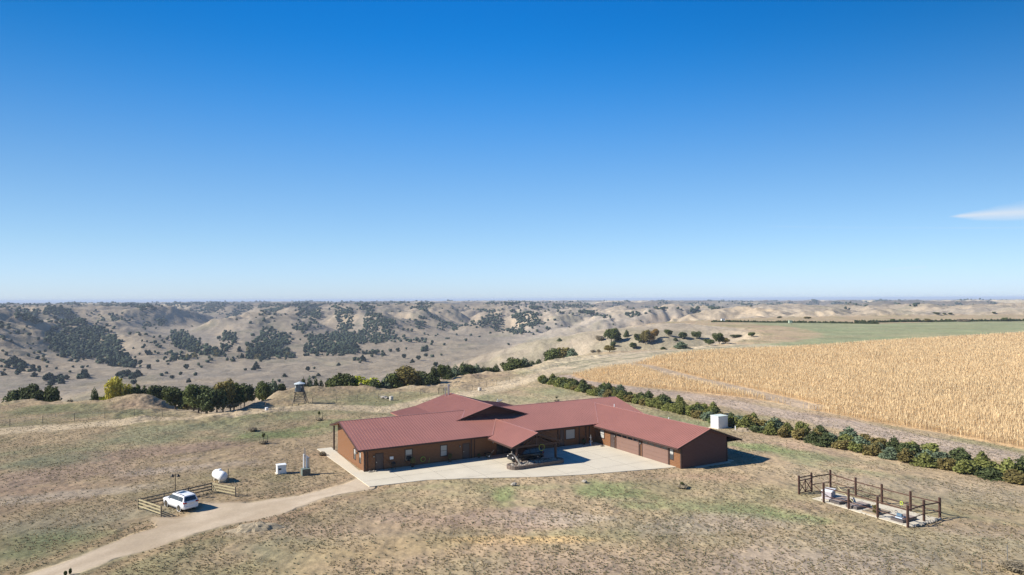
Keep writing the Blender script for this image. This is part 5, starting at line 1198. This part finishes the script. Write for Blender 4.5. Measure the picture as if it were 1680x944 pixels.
    sh = MB(); sh.box(-.9, -.1, -.38, .38, 1.752, 1.765); sh.build('sunroof', M['carglass'], t)
    return t
w1, w2 = at(294.3, 839.6), at(271.6, 831.2); hd = (w2 - w1); ang = math.atan2(hd.y, hd.x); mid = (w1 + w2) / 2; side = Vector((math.sin(ang), -math.cos(ang), 0))
_wc = make_suv('white family SUV parked nose-in against the wooden rail fence', mid + side * .85, ang, M['carwhite']); _wc.scale = (.94, .94, .94)
make_suv('black SUV parked in deep shade under the entrance canopy', hw(20.9, -4.9, .07), HROT + math.pi, M['carblack'])

# ------------------------------------------------------------------ rail fence round the parking bay, yard lamp
def zt(v, dz=0): return Vector((v.x, v.y, hz(v.x, v.y) + dz))
f0, f1, f2, f3 = at(264.3, 848.4), at(227, 835), at(347.5, 807.2), at(386.3, 815.2)
fe = thing('rail_fence', 'three-sided low wooden rail fence round the white car bay', 'fence', zt(f1))
def rel(v): return Vector(v) - fe.location
posts = [f0, f1, f1.lerp(f2, .33), f1.lerp(f2, .66), f2, f3]
for p in posts: p = zt(p); MB().tube(rel(p + Vector((0, 0, -.2))), rel(p + Vector((0, 0, 1.12))), .075, .07, 8).build('post', M['wood'], fe, True)
for a, b, mt in ((f0, f1, 'railwood'), (f1, f2, 'wood'), (f2, f3, 'railwood')):
    for z in (.32, .65, .98):
        MB().bar(rel(zt(a, z)), rel(zt(b, z)), .045, .14).build('rail', M[mt], fe)
lp = zt(at(287.6, 818.5)); ly = thing('yard_lamp', 'slim black post lamp with two drooping bell shades behind the white car', 'lamp', lp)
MB().tube((0, 0, -.1), (0, 0, 2.75), .05, .035, 8).build('pole', M['black'], ly, True)
MB().bar((-.32, 0, 2.7), (.32, 0, 2.7), .03).build('arm', M['black'], ly)
for x in (-.32, .32): MB().lathe((x, 0, 2.42), [(.19, 0), (.15, .12), (.05, .25), (.02, .32)], 12).build('lamp_shade', M['black'], ly, True)
b_ = MB().box(-.0, .55, -.25, .15, 0, .95); bb = b_.build('water_cooler_box', new_mat('grey_blue_paint', (.10, .13, .16), .6)); bb.name = 'utility_box'; bb.location = zt(at(293, 819.5)); tag(bb, 'small grey-blue utility box at the foot of the black post lamp', 'utility box')

# propane tank
tn = zt(at(368, 793)); tk = thing('propane_tank', 'white capsule-shaped gas tank lying beyond the rail fence corner', 'tank', tn, math.atan2(.72, -.7))
prof = [(.02, -.0), (.25, .03), (.42, .14), (.54, .34), (.58, .5), (.58, 2.3), (.54, 2.48), (.42, 2.68), (.25, 2.79), (.02, 2.82)]
MB().lathe((0, 0, .72), prof, 24, (1, 0, 0)).build('tank_body', M['white'], tk, True)
MB().lathe((1.4, 0, 1.26), [(.22, 0), (.22, .14), (.16, .22)], 14).build('valve_dome', M['white'], tk, True)
for x in (.6, 2.15): MB().box(x - .09, x + .09, -.42, .42, -.05, .25).build('leg', M['concrete'], tk)
pp = zt(at(374.2, 792)); po = MB().tube((0, 0, -.1), (0, 0, 1.7), .07, .065, 8).build('wooden_post', M['wood'], None, True); po.location = pp; tag(po, 'dark wooden post standing at the right of the white gas tank', 'post')

# generator box, well head rack
gp = zt(at(461.3, 777)); gn = thing('generator_box', 'white metal generator cabinet on a small pad beside the drive', 'generator', gp, HROT)
bevel(MB().box(-.55, .55, -.45, .45, .10, 1.08).build('cabinet', M['white'], gn), .03)
bevel(MB().box(-.60, .60, -.50, .50, 1.08, 1.16).build('lid', M['white'], gn), .02)
MB().box(-.68, .68, -.58, .58, -.1, .10).build('pad', M['concrete'], gn)
MB().box(-.42, -.05, -.462, -.45, .55, .74).build('vent', M['black'], gn)
for k in range(5): pass
wp = zt(at(501.5, 779.5)); wk = thing('well_head_rack', 'weathered grey-green box with two upright white pipes and a lattice mast', 'well equipment', wp, HROT)
M['greygreen'] = new_mat('grey_green_box', (.13, .16, .14), .8, noise=.25, scale=3)
MB().box(-.5, .5, -.45, .45, -.1, .82).build('box', M['greygreen'], wk)
for k in range(6): MB().box(-.46 + k * .155, -.46 + k * .155 + .1, -.475, -.45, .08, .76).build('front_slat', M['wood'], wk)
MB().tube((-.15, .35, .0), (-.15, .35, 2.55), .10, n=10).build('pipe', M['white'], wk, True); MB().tube((.18, .25, .0), (.18, .25, 2.3), .13, n=10).build('pipe', M['white'], wk, True)
MB().box(.30, .48, .1, .5, .9, 2.1).build('meter_panel', M['steel'], wk)
mm_ = MB()
for sx in (-.22, .16):
    mm_.bar((sx, .42, 0), (-.03 + sx * .25, .42, 3.35), .045)
for k in range(6): z = 2.3 + k * .17; w_ = .2 * (1 - k * .13); mm_.bar((-.03 - w_, .42, z), (-.03 + w_, .42, z + .15), .03); mm_.bar((-.03 + w_, .42, z), (-.03 - w_, .42, z + .15), .03)
mm_.build('lattice_mast', M['steel'], wk)

# watch tower
tp = zt(at(491.5, 663)); tw = thing('watch_tower', 'small eight-sided dark blue cabin with pale cone roof on timber legs', 'watch tower', tp, .2)
M['cabin'] = new_mat('dark_blue_cabin', (.045, .065, .085), .5, noise=.1, scale=2)
MB().lathe((0, 0, 2.75), [(.95, 0), (.95, 1.55)], 8).build('cabin', M['cabin'], tw)
MB().lathe((0, 0, 4.29), [(1.18, 0), (1.15, .1), (.25, .42), (.1, .5)], 16).build('roof', new_mat('pale_roof', (.50, .55, .56), .4), tw)
for k in range(8):
    a = math.pi / 8 + k * math.pi / 4; c, s = math.cos(a), math.sin(a); q = MB(); q.box(.86, .90, -.22, .22, 3.5, 3.95); o = q.build('window', M['glass'] if k % 2 else M['blind'], tw); o.rotation_euler = (0, 0, a)
MB().box(-.3, .3, -.93, -.88, 2.85, 4.1).build('door', new_mat('cabin_door', (.16, .20, .22), .5), tw)
MB().box(-1.05, 1.05, -1.05, 1.05, 2.62, 2.75).build('platform', M['wood'], tw)
lg = [(-1, -1), (1, -1), (1, 1), (-1, 1)]
for sx, sy in lg: MB().bar((sx * 1.35, sy * 1.35, -.1), (sx * .85, sy * .85, 2.65), .13).build('leg', M['wood'], tw)
for i in range(4):
    (ax, ay), (bx_, by_) = lg[i], lg[(i + 1) % 4]
    for z in (.75, 1.5, 2.2):
        k = 1.35 - .5 * z / 2.7; MB().bar((ax * k, ay * k, z), (bx_ * k, by_ * k, z), .08).build('brace', M['wood'], tw)
    MB().bar((ax * 1.2, ay * 1.2, .75), (bx_ * .95, by_ * .95, 2.2), .07).build('brace', M['wood'], tw)
ld = MB()
for s_ in (-.25, .25): ld.bar((1.9, s_, 0), (1.0, s_, 2.7), .06)
for k in range(7): u = k / 7; ld.bar((1.9 - .9 * u, -.25, .15 + 2.55 * u), (1.9 - .9 * u, .25, .15 + 2.55 * u), .05)
ld.build('ladder', M['wood'], tw)

# wire fence along the rim
FL = [(-70, 706), (16, 699.5), (70, 694), (122, 690), (172, 687), (220, 684), (266, 682), (330, 676.5), (395, 672), (436, 668.5), (474, 665.5), (513, 663.5), (552, 660.5), (586, 658), (621, 655), (656, 652), (690, 649), (719, 646.5)]
FR = [(736, 645), (766, 641.5), (775, 640), (798, 634), (815, 631), (836, 627), (858, 620), (876, 614), (902, 606), (935, 598)]
def wire_fence(L, label, h=1.35):
    base = zt(at(*L[0])); t = thing('wire_fence', label, 'fence', base)
    P = []
    for px, py in L:
        v = ground_at(px, py) if False else at(px, py); P.append(zt(v))
    for p in P: MB().tube(p - base + Vector((0, 0, -.2)), p - base + Vector((0, 0, h)), .06, .055, 6).build('post', M['wood'], t, True)
    for z in (.35, .7, 1.05, 1.28):
        mb = MB()
        for a, b in zip(P[:-1], P[1:]):
            n_ = 4
            for j in range(n_):
                u0 = a.lerp(b, j / n_); u1 = a.lerp(b, (j + 1) / n_); u0 = zt(u0, z); u1 = zt(u1, z); mb.bar(u0 - base, u1 - base, .018)
        mb.build('wire', M['steel'], t)
    return t
wire_fence(FL, 'long wire fence on wooden posts running left past the watch tower'); wire_fence(FR, 'wire fence climbing away right of the chimney towards the fields')
gpn = zt(at(727, 647)); gt_ = thing('field_gate', 'dark tubular gate panels in the wire fence beside the chimney', 'gate', zt(at(719, 646.5)))
a, b = zt(at(720, 646.5)), zt(at(736, 645)); m0 = gt_.location
for a_, b_ in ((a, a.lerp(b, .5)), (a.lerp(b, .5), b)):
    q = MB(); 
    for z in (.2, .5, .8, 1.1, 1.35): q.bar(a_ - m0 + Vector((0, 0, z)), b_ - m0 + Vector((0, 0, z)), .05)
    for e_ in (a_, b_): q.bar(e_ - m0, e_ - m0 + Vector((0, 0, 1.4)), .06)
    q.build('gate_panel', M['black'], gt_)

# drums, rock heap and other yard pieces
def drum(px, py, r, h, label, mat='pale'):
    o = MB().lathe((0, 0, -.05), [(r * .92, 0), (r, .06), (r, h * .48), (r * 1.04, h * .5), (r, h * .53), (r, h), (r * .9, h + .03)], 14).build('water_drum', M[mat], None, True); o.location = zt(at(px, py)); tag(o, label, 'drum')
M['pale'] = new_mat('pale_plastic', (.55, .50, .42), .6, noise=.1); M['earth'] = new_mat('bare_earth', (.29, .23, .155), .95, noise=.3, scale=2.5, bump=.5)
drum(642, 657, .42, .95, 'cream drum standing beside the rock heap behind the lodge'); drum(787, 641.5, .45, .85, 'cream drum alone in the grass right of the chimney'); drum(437.5, 674, .32, .55, 'small white capped drum near the watch tower', 'white')
def heap(name, px, py, n, rad, s, label, cat, mat, seed, low=.5):
    g_ = random.Random(seed); t = thing(name, label, cat, zt(at(px, py))); 
    mb = MB()
    for k in range(n):
        a = g_.uniform(0, 6.28); r_ = rad * g_.random() ** .7; q = s * g_.uniform(.6, 1.3); rock(mb, (math.cos(a) * r_, math.sin(a) * r_ * .6, q * .3 + (1 - r_ / rad) * s * low), (q, q * .8, q * .55), g_, 1)
    mb.build('stones', M[mat], t); return t
heap('rock_heap', 631, 654, 16, 1.1, .42, 'low ring of grey field stones beside the cream drum', 'rock heap', 'rock', 3)
def mound(name, px, py, rx, ry, h, label, mat, seed, rot=0):
    n_, m_ = 40, 14; V = [(0, 0, h)]; F = []; g_ = np.random.RandomState(seed)
    for j in range(1, m_ + 1):
        for i in range(n_):
            a = 2 * math.pi * i / n_; r_ = j / m_; x = math.cos(a) * rx * r_; y = math.sin(a) * ry * r_
            k = float(fbm(np.array([x * 3 + seed * 9.]), np.array([y * 3.]), 2.2, 4)[0])
            V.append((x * (1 + k * .25), y * (1 + k * .25), h * max(0, (math.cos(r_ ** 1.5 * math.pi) * .5 + .5)) * (1 + k * .25) + k * .03 * (1 - r_) - .04 * (j == m_)))
    F = [(0, 1 + i, 1 + (i + 1) % n_) for i in range(n_)] + [(1 + (j - 1) * n_ + i, 1 + j * n_ + i, 1 + j * n_ + (i + 1) % n_, 1 + (j - 1) * n_ + (i + 1) % n_) for j in range(1, m_) for i in range(n_)]
    mb = MB(); mb.add(V, F); o = mb.build(name, M[mat], None, False); o.location = zt(at(px, py)); o.rotation_euler = (0, 0, rot); tag(o, label, 'mound'); return o
M['gravelheap'] = new_mat('gravel_heap', (.35, .285, .19), .95, noise=.3, scale=9, bump=.5)
mound('gravel_mound', 420, 868, 2.9, 1.05, .6, 'long low gravel mound beside the drive', 'gravelheap', 2, .25)
mound('earth_mound', 1221, 707, 2.1, 1.3, .55, 'low bare earth mound right of the white shed', 'earth', 5, -.2)
# flower-bed edging behind the main roof
ed_ = MB(); M['brickedge'] = new_mat('pink_edging', (.46, .26, .19), .85, noise=.2, scale=4)
for c, r_ in (((37.5, 17.0), 2.2), ((33.5, 17.6), 1.9), ((30.5, 18.0), 1.6)):
    for k in range(16):
        a0_, a1_ = math.pi * k / 16, math.pi * (k + 1) / 16; ed_.bar(hw(c[0] + math.cos(a0_) * r_, c[1] + math.sin(a0_) * r_, .22), hw(c[0] + math.cos(a1_) * r_, c[1] + math.sin(a1_) * r_, .22), .5, .45)
o = ed_.build('bed_edging', M['brickedge']); tag(o, 'curved pinkish block edging of garden beds just behind the roof', 'garden edging')
# staked saplings and bush left of the lodge
def sapling(px, py, h, label, stakes=True, seed=0):
    t = thing('staked_sapling', label, 'sapling', zt(at(px, py))); g_ = random.Random(seed)
    tr_ = MB().tube((0, 0, -.05), (0, 0, h), .035, .015, 6); 
    for k in range(7): a = g_.uniform(0, 6.28); z = g_.uniform(.35, .9) * h; tr_.tube((0, 0, z), (math.cos(a) * .3, math.sin(a) * .3, z + .35), .012, .006, 4)
    tr_.build('stem', M['bark'], t)
    c = link('leaves', CROWN['bush'][seed % 3], None, t); c.scale = (.55, .55, h * .45); c.location = (0, 0, h * .55)
    if stakes:
        for x in (-.6, .6): MB().tube((x, .1, -.1), (x, .1, h * .75), .03, n=6).build('stake', M['wood'], t)
    gt2 = link('grass_ring', CROWN['bare'][1], None, t); gt2.scale = (1.6, 1.6, .55)
sapling(432, 728.5, 1.75, 'staked young tree in a ring of pale grass left of the lodge', True, 1); sapling(523.5, 690, 1.9, 'spindly young tree behind the left end of the lodge', True, 2); sapling(913, 659, 1.2, 'tiny dark sapling in the grass behind the right roof', False, 0); sapling(1119, 801, .8, 'thin dark seedling in the meadow below the garage', False, 2)
o = link('dry_bush', CROWN['bare'][0], None, None, zt(at(414, 708)), 1); o.scale = (2.0, 2.0, .9); tag(o, 'reddish dry bush alone in the meadow left of the lodge', 'bush')
o = link('dry_bush', CROWN['bare'][2], None, None, zt(at(529, 748)), 1); o.scale = (1.1, 1.1, .8); tag(o, 'pale dry grass clump at the back left corner of the lodge', 'bush')

# white shed
sp_ = zt(at(1178.5, 704.3)); sd_ = thing('storage_shed', 'small white box shed with flat lid in front of the juniper row', 'shed', sp_, HROT)
bevel(MB().box(0, 2.25, 0, 1.75, .06, 2.0).build('walls', M['white'], sd_), .03); MB().box(-.06, 2.31, -.06, 1.81, 2.0, 2.1).build('roof', new_mat('pale_green_lid', (.62, .68, .60), .5), sd_)
MB().box(-.3, 2.9, -.3, 2.0, -.1, .06).build('pad', M['concrete'], sd_); MB().box(-.02, 0, .3, 1.4, .15, 1.85).build('door', M['white'], sd_)
tb = thing('small_table', 'small dark metal stand at the right of the white shed', 'stand', zt(at(1196.5, 701.5)), HROT)
MB().box(-.3, .3, -.25, .25, .6, .66).build('top', M['black'], tb)
for sx in (-.25, .25):
    for sy in (-.2, .2): MB().box(sx - .03, sx + .03, sy - .03, sy + .03, -.02, .6).build('leg', M['black'], tb)
def stake(px, py, h, label, mat='steel', r=.03, cat='post', nm='fence_post'):
    o = MB().tube((0, 0, -.1), (0, 0, h), r, n=6).build(nm, M[mat]); o.location = zt(at(px, py)); tag(o, label, cat)
stake(1146, 696, 1.1, 'left of two thin steel stakes behind the garage roof', 'wood'); stake(1156, 696.5, 1.1, 'right of two thin steel stakes behind the garage roof', 'wood'); stake(1206.5, 707, .8, 'short white marker post right of the shed', 'white', .08)
stake(1653, 921, 1.35, 'taller steel stake at the bottom right of the meadow'); stake(1611, 941, 1.25, 'left steel stake at the bottom right edge of the meadow')
for px, py, lb in ((843, 797, 'flat dark plough disc ornament lying in the grass below the canopy'), (960, 793, 'grey stone with dark shadow in the grass near the forecourt edge')):
    t = heap('field_stone', px, py, 3, .3, .28, lb, 'stone', 'rock', px)
for k, (px, py) in enumerate(((1648, 938), (1640, 935))): pass
o = link('dry_bush', CROWN['bare'][1], None, None, zt(at(1667, 938)), 2); o.scale = (2.6, 2.0, .8); tag(o, 'pale yellowish tuft of tall grass at the bottom right corner', 'bush')
for k, (cx_, cy_) in enumerate(((107, 940), (115, 937))):
    o = link('dark_shrub', CROWN['bush'][k], None, None, zt(at(cx_, cy_ + 6)), k); o.scale = (.3, .3, .6); tag(o, ('left' if k == 0 else 'right') + ' one of two small dark shrubs on the bottom edge beside the drive', 'shrub')

# ------------------------------------------------------------------ things along the lodge
def near(name, label, cat, a, b, z=.07, rot=0): return thing(name, label, cat, hw(a, b, z), HROT + rot)
def pot_plant(a, b, label, kd, s=.5, seed=0):
    t = near('potted_plant', label, 'potted plant', a, b); MB().lathe((0, 0, 0), [(s * .26, 0), (s * .38, s * .5), (s * .40, s * .55)], 12).build('pot', new_mat('clay_pot', (.09, .05, .035), .7) if 'pot' not in M else M['pot'], t, True)
    c = link('leaves', CROWN[kd][seed % 3], None, t); c.scale = (s * 1.1, s * 1.1, s * 1.3); c.location = (0, 0, s * .4)
M['pot'] = new_mat('clay_pot', (.09, .05, .035), .7)
pot_plant(6.2, -.75, 'bushy plant in a dark pot below the left front window', 'olive', .75, 0); pot_plant(11.6, -.6, 'olive plant in a dark pot below the right front window', 'olive', .65, 1)
pot_plant(16.0, -.5, 'small dark potted plant right of the second front door', 'bush', .45, 2); pot_plant(33.5, -.6, 'low spreading potted plant in the shaded inner corner', 'bush', .6, 1)
def hose(a, z, r_, label):
    t = near('garden_hose', label, 'hose', a, -.12, 0); 
    for k in range(3): MB().ring((0, -.02 - .05 * k, z), r_ - .015 * k, .028, (0, 1, 0), 24, 6).build('coil', M['yellow'], t, True)
    MB().box(-.08, .08, 0, .1, z + r_ - .1, z + r_ + .04).build('bracket', M['black'], t)
hose(7.9, .78, .33, 'yellow-green coiled hose hanging on the front wall'); 
t = thing('garden_hose', 'yellow-green hose loop hanging from the canopy beam', 'hose', hw(21.9, -7.5, 2.2), HROT); MB().ring((0, 0, 0), .42, .03, (0, 1, 0), 24, 6).build('coil', M['yellow'], t, True)
hs2 = MB().tube((0, 0, 0), (.12, 0, .75), .02).build('yellow_broom', M['yellow']); hs2.location = hw(8.7, -.2, .1); hs2.rotation_euler = (0, 0, HROT); tag(hs2, 'thin yellow handled tool leaning on the front wall beside the hose', 'tool')
t = near('gas_grill', 'dark kettle grill with a white top box near the first front door', 'grill', 3.6, -.75)
MB().lathe((0, 0, .55), [(.12, 0), (.3, .12), (.32, .28), (.2, .42), (.05, .48)], 14).build('bowl', M['black'], t, True)
for k in range(3): a = k * 2.09; MB().bar((math.cos(a) * .3, math.sin(a) * .3, 0), (math.cos(a) * .15, math.sin(a) * .15, .62), .03).build('leg', M['black'], t)
mb_ = MB().box(3.35, 3.8, -.18, -.03, 1.25, 1.6).build('meter_box', M['white'], house)
t = near('front_door_boots', 'small cluster of pale stones by the left front corner', 'stones', .9, -.6); t.name = 'corner_stones'; q = MB(); gq = random.Random(5)
for k in range(7): rock(q, (gq.uniform(-.6, .8), gq.uniform(-.2, .25), .08), (.14, .11, .1), gq, 0)
q.build('stones', M['rock'], t)
# wheeled cart and wagon wheel by the entrance
t = near('garden_cart', 'small dark wheeled cart with pale wheel left of the entrance', 'cart', 17.3, -.95)
MB().box(-.5, .4, -.3, .3, .35, .65).build('tray', M['black'], t)
for y in (-.36, .3):
    w_ = MB().lathe((-.1, y, .24), [(.16, 0), (.24, .02), (.24, .08), (.16, .1)], 16, (0, 1, 0)).build('wheel', M['rubber'], t, True); MB().lathe((-.1, y - .01, .24), [(.12, 0), (.12, .12)], 10, (0, 1, 0)).build('rim', M['white'], w_)
MB().bar((.4, 0, .6), (.85, 0, .95), .04).build('handle', M['steel'], t)
t = thing('driftwood_log', 'pale twisted driftwood trunk leaning on the left canopy post', 'driftwood', hw(17.9, -7.6, .45), HROT)
q = MB(); pth = [(-.75, .5, 1.3), (-.4, .4, 1.35), (-.1, .3, 1.1), (.1, .1, .75), (.25, -.1, .45), (.5, -.3, 0)]
for i in range(5): q.tube(pth[i], pth[i + 1], .075 + .015 * i, .09 + .015 * i, 8)
q.tube(pth[1], (-.3, .6, 1.65), .05, .02, 6); q.tube(pth[3], (.55, .3, 1.15), .07, .03, 6); q.build('trunk', M['rock'], t, True)
t = near('fountain_statue', 'pale tiered ornament standing in the shaded inner corner', 'ornament', 34.1, -1.6)
MB().lathe((0, 0, 0), [(.3, 0), (.16, .15), (.1, .5), (.34, .62), (.3, .68), (.08, .72), (.07, 1.1), (.2, 1.2), (.05, 1.28), (.04, 1.6)], 14).build('tiers', M['steel'], t, True)
t = near('door_mat', 'dark mat on the forecourt before the garage side door', 'mat', 35.3, -2.9); MB().box(-.3, .3, -.22, .22, .004, .05).build('mat', M['black'], t)
# bench on the back porch
# ------------------------------------------------------------------ fenced memorial plot
cA, cB, cC, cD = at(1311, 811.5), at(1362.5, 801), at(1542, 851.5), at(1489.5, 865.5)
ce = thing('plot_fence', 'red-brown post and rail fence round the small grave plot', 'fence', zt(cA)); c0 = ce.location
def crel(p, z=0): return Vector((p.x, p.y, 0)) + Vector((0, 0, z)) - Vector((c0.x, c0.y, 0))
gE = at(1331.5, 806.5)
front = [at(1351.5, 825), at(1392.5, 836), at(1440, 850)]
back = [at(1404, 815), at(1447, 827), at(1494, 840)]
allp = [cA, gE, cB, cC, cD] + front + back + [at(1516, 856)]
for p in allp: MB().box(crel(p).x - .09, crel(p).x + .09, crel(p).y - .09, crel(p).y + .09, -.2, 2.1).build('post', M['redpost'], ce)
def rail(a, b, z, w=.07, h=.11): MB().bar(crel(a, z), crel(b, z), w, h).build('rail', M['redpost'], ce)
for seq in ([gE, cB] , [cB] + back + [cC], [cD, at(1516, 856), cC], front + [cD]):
    for a, b in zip(seq[:-1], seq[1:]):
        rail(a, b, 1.62); 
        if seq[0] is not front[0] : rail(a, b, .75, .05, .07)
        else: rail(a, b, .75, .05, .07)
rail(cA, front[0], 1.62) if False else None
rail(gE, front[0], .95, .05, .07)
gte = MB()
for z in (1.85, 1.5, .12): gte.bar(crel(cA, z), crel(gE, z), .07, .1)
md_ = cA.lerp(gE, .5); gte.bar(crel(md_, .1), crel(md_, 1.5), .08)
for a, b in ((cA, md_), (md_, gE)): gte.bar(crel(a, .15), crel(b, 1.45), .07); gte.bar(crel(a, 1.45), crel(b, .15), .07)
gte.build('cross_braced_gate', M['redpost'], ce)
ux = (cC - cB).normalized(); uy = (cB - cA); L0 = (cC - cB).length; 
PX = (cD - cA); 
nrm = Vector((-ux.y, ux.x, 0)); cang = math.atan2(ux.y, ux.x)
O2 = cD; e1 = (front[0] - cD).normalized(); Lf = (front[0] - cD).length; e2 = (cC - cD).normalized(); W2 = (cC - cD).length
def pw(s, t, z=0): return cD + e1 * s + e2 * t + Vector((0, 0, z))
pad_ = MB(); pad_.prism([tuple(pw(-.1, .1))[:2], tuple(pw(Lf + 1.5, .1))[:2], tuple(pw(Lf + 1.5, W2 * .80))[:2], tuple(pw(-.1, W2 - .1))[:2]], -.1, .06)
struct(pad_.build('concrete_plot', M['concrete']))
ea = math.atan2(e1.y, e1.x)
def slabgrave(s0, label, flowers=None):
    t = thing('grave_ledger', label, 'grave', pw(s0, .55, .06), ea)
    wv = e2.dot(Vector((-math.sin(ea), math.cos(ea), 0))); sg = 1 if wv > 0 else -1
    def bxx(x0, x1, y0, y1, z0, z1, nm, mt): return MB().box(x0, x1, *sorted((sg * y0, sg * y1)), z0, z1).build(nm, mt, t)
    bxx(0, 1.25, 0, 2.3, 0, .26, 'kerb', M['granite']); bxx(.1, 1.15, .1, 2.2, .26, .30, 'slab', M['pinkstone'])
    return t, sg
M['granite'] = new_mat('dark_granite', (.10, .085, .08), .5, noise=.15, scale=6); M['pinkstone'] = new_mat('pinkish_stone', (.30, .24, .20), .7, noise=.12, scale=3)
sps = [Lf * k for k in (.09, .38, .62, .84)]
t, sg = slabgrave(sps[0], 'raised grave slab with a small blue-white ornament nearest the camera')
orn = thing('grave_ornament', 'blue and white ornament with a ring on the nearest grave slab', 'ornament', pw(sps[0] + .6, 1.0, .36), ea)
q = MB(); q.box(-.35, .35, -.18, .18, 0, .16); q.build('base', new_mat('pale_blue', (.45, .55, .66), .4), orn); MB().box(-.25, .25, -.1, .1, .16, .42).build('figure', new_mat('blue_grey', (.10, .17, .24), .4), orn); MB().ring((.35, 0, .5), .13, .03, (0, 1, 0), 16, 6).build('ring', M['steel'], orn, True)
t2 = thing('grave_bed', 'unslabbed grave overgrown with dry plants between two slabs', 'grave', pw(sps[1], .5, .05), ea)
q = MB(); q.box(0, 1.6, *sorted((0, sg * 2.3)), 0, .14); q.build('soil', M['earth'], t2)
for k in range(5): c = link('dry_plants', CROWN['bare' if k % 2 else 'olive'][k % 3], None, t2); c.scale = (.7, .7, .38); c.location = (.3 + .25 * k, sg * (.4 + .35 * k), .1)
slabgrave(sps[2], 'pinkish raised grave slab in the middle of the plot'); slabgrave(sps[3], 'pinkish raised grave slab beside the white stone chest')
ch = thing('stone_bench_chest', 'white stone memorial chest at the gate end of the plot', 'memorial', pw(Lf + .1, 1.3, .06), ea + .35)
bevel(MB().box(-.05, .95, *sorted((0, sg * 1.5)), 0, .8).build('base', new_mat('mauve_stone', (.42, .38, .40), .6), ch), .03); bevel(MB().box(-.12, 1.02, *sorted((-.07, sg * 1.57)), .8, .92).build('top', M['white'], ch), .03)
pol = MB().bar(pw(Lf + .2, 2.6, 1.3), pw(Lf - 2.2, 2.0, .2), .07); o = pol.build('leaning_pole', M['railwood']); tag(o, 'pale pole leaning from the corner post over the white chest', 'pole')
gb2 = thing('flower_bucket', 'yellow-green wreath on a stand by the back post', 'wreath', pw(Lf * .40, W2 - .35, .06), ea)
MB().ring((0, 0, .6), .17, .055, (.3, 1, 0), 18, 6).build('wreath', M['yellow'], gb2, True); MB().tube((0, 0, 0), (0, 0, .7), .03, n=6).build('stand', M['steel'], gb2)
rk2 = thing('edge_stones', 'row of dark and white stones along the near end of the plot', 'stones', pw(-.25, .3, 0), 0); q = MB(); gq = random.Random(9)
for k in range(26):
    p = pw(-.25 + gq.uniform(-.1, .1), .3 + (W2 - .7) * k / 25, .1) - rk2.location; rock(q, p, (.17, .14, gq.uniform(.1, .17)), gq, 0)
q.build('stones', M['rock'], rk2)
# far farm buildings
fb = ground_at(1617, 505)
fp = atD(1616, 500.5, 7000)
for k, (px_, w_, h_, lb) in enumerate(((1615, 14, 16, 'left tiny white farm shed on the far plain'), (1619, 12, 22, 'middle tiny white grain bin on the far plain'), (1622.5, 10, 16, 'right tiny white farm shed on the far plain'))):
    q = atD(px_, 501, 7000); t = thing('farm_building', lb, 'farm building', (q.x, q.y, hz(q.x, q.y))); MB().box(-w_ / 2, w_ / 2, -8, 8, -3, h_ * .6 + 6).build('walls', M['white'], t); MB().add([(-w_ / 2, -8.1, h_ * .6 + 6), (w_ / 2, -8.1, h_ * .6 + 6), (0, -8.1, h_ + 6), (-w_ / 2, 8.1, h_ * .6 + 6), (w_ / 2, 8.1, h_ * .6 + 6), (0, 8.1, h_ + 6)], [(0, 1, 2), (3, 5, 4), (0, 2, 5, 3), (1, 4, 5, 2), (0, 3, 4, 1)]).build('roof', M['white'], t)
q = zt(at(1296.5, 533)); t = thing('field_blind', 'pale green box blind standing alone in the green field', 'hunting blind', q); M['palegreen'] = new_mat('pale_green', (.34, .40, .30), .6)
MB().box(-1.2, 1.2, -1.2, 1.2, 1.2, 3.4).build('walls', M['palegreen'], t); MB().box(-1.4, 1.4, -1.4, 1.4, 3.4, 3.6).build('roof', M['palegreen'], t)
for sx in (-1.1, 1.1):
    for sy in (-1.1, 1.1): MB().box(sx - .08, sx + .08, sy - .08, sy + .08, -.1, 1.2).build('leg', M['wood'], t)
q = at(1192.5, 529); q = zt(q + Vector((0, 12, 0))); t = thing('far_shed', 'small white shed behind the start of the far shelterbelt', 'shed', q); MB().box(-1.5, 1.5, -1.5, 1.5, -.3, 2.8).build('walls', M['white'], t); MB().box(-1.7, 1.7, -1.7, 1.7, 2.8, 3.0).build('roof', M['steel'], t)
o = heap('black_round_bale', 592, 641.5, 1, .01, .55, 'small dark lump on the rim slope behind the lodge', 'rock', 'stone', 4)
o = thing('metal_sculpture', 'small grey metal bird sculpture on the lawn behind the roof', 'sculpture', zt(at(818.5, 668))); q = MB(); q.tube((0, 0, 0), (0, 0, .9), .04); q.tube((-.5, 0, .9), (.45, 0, 1.35), .09, .2, 8); q.tube((.45, 0, 1.35), (.7, 0, 1.6), .08, .04, 6); q.bar((-.5, 0, .95), (-.2, .5, 1.6), .08); q.bar((-.1, 0, 1.1), (.1, -.5, 1.6), .08); q.build('figure', M['steel'], o)
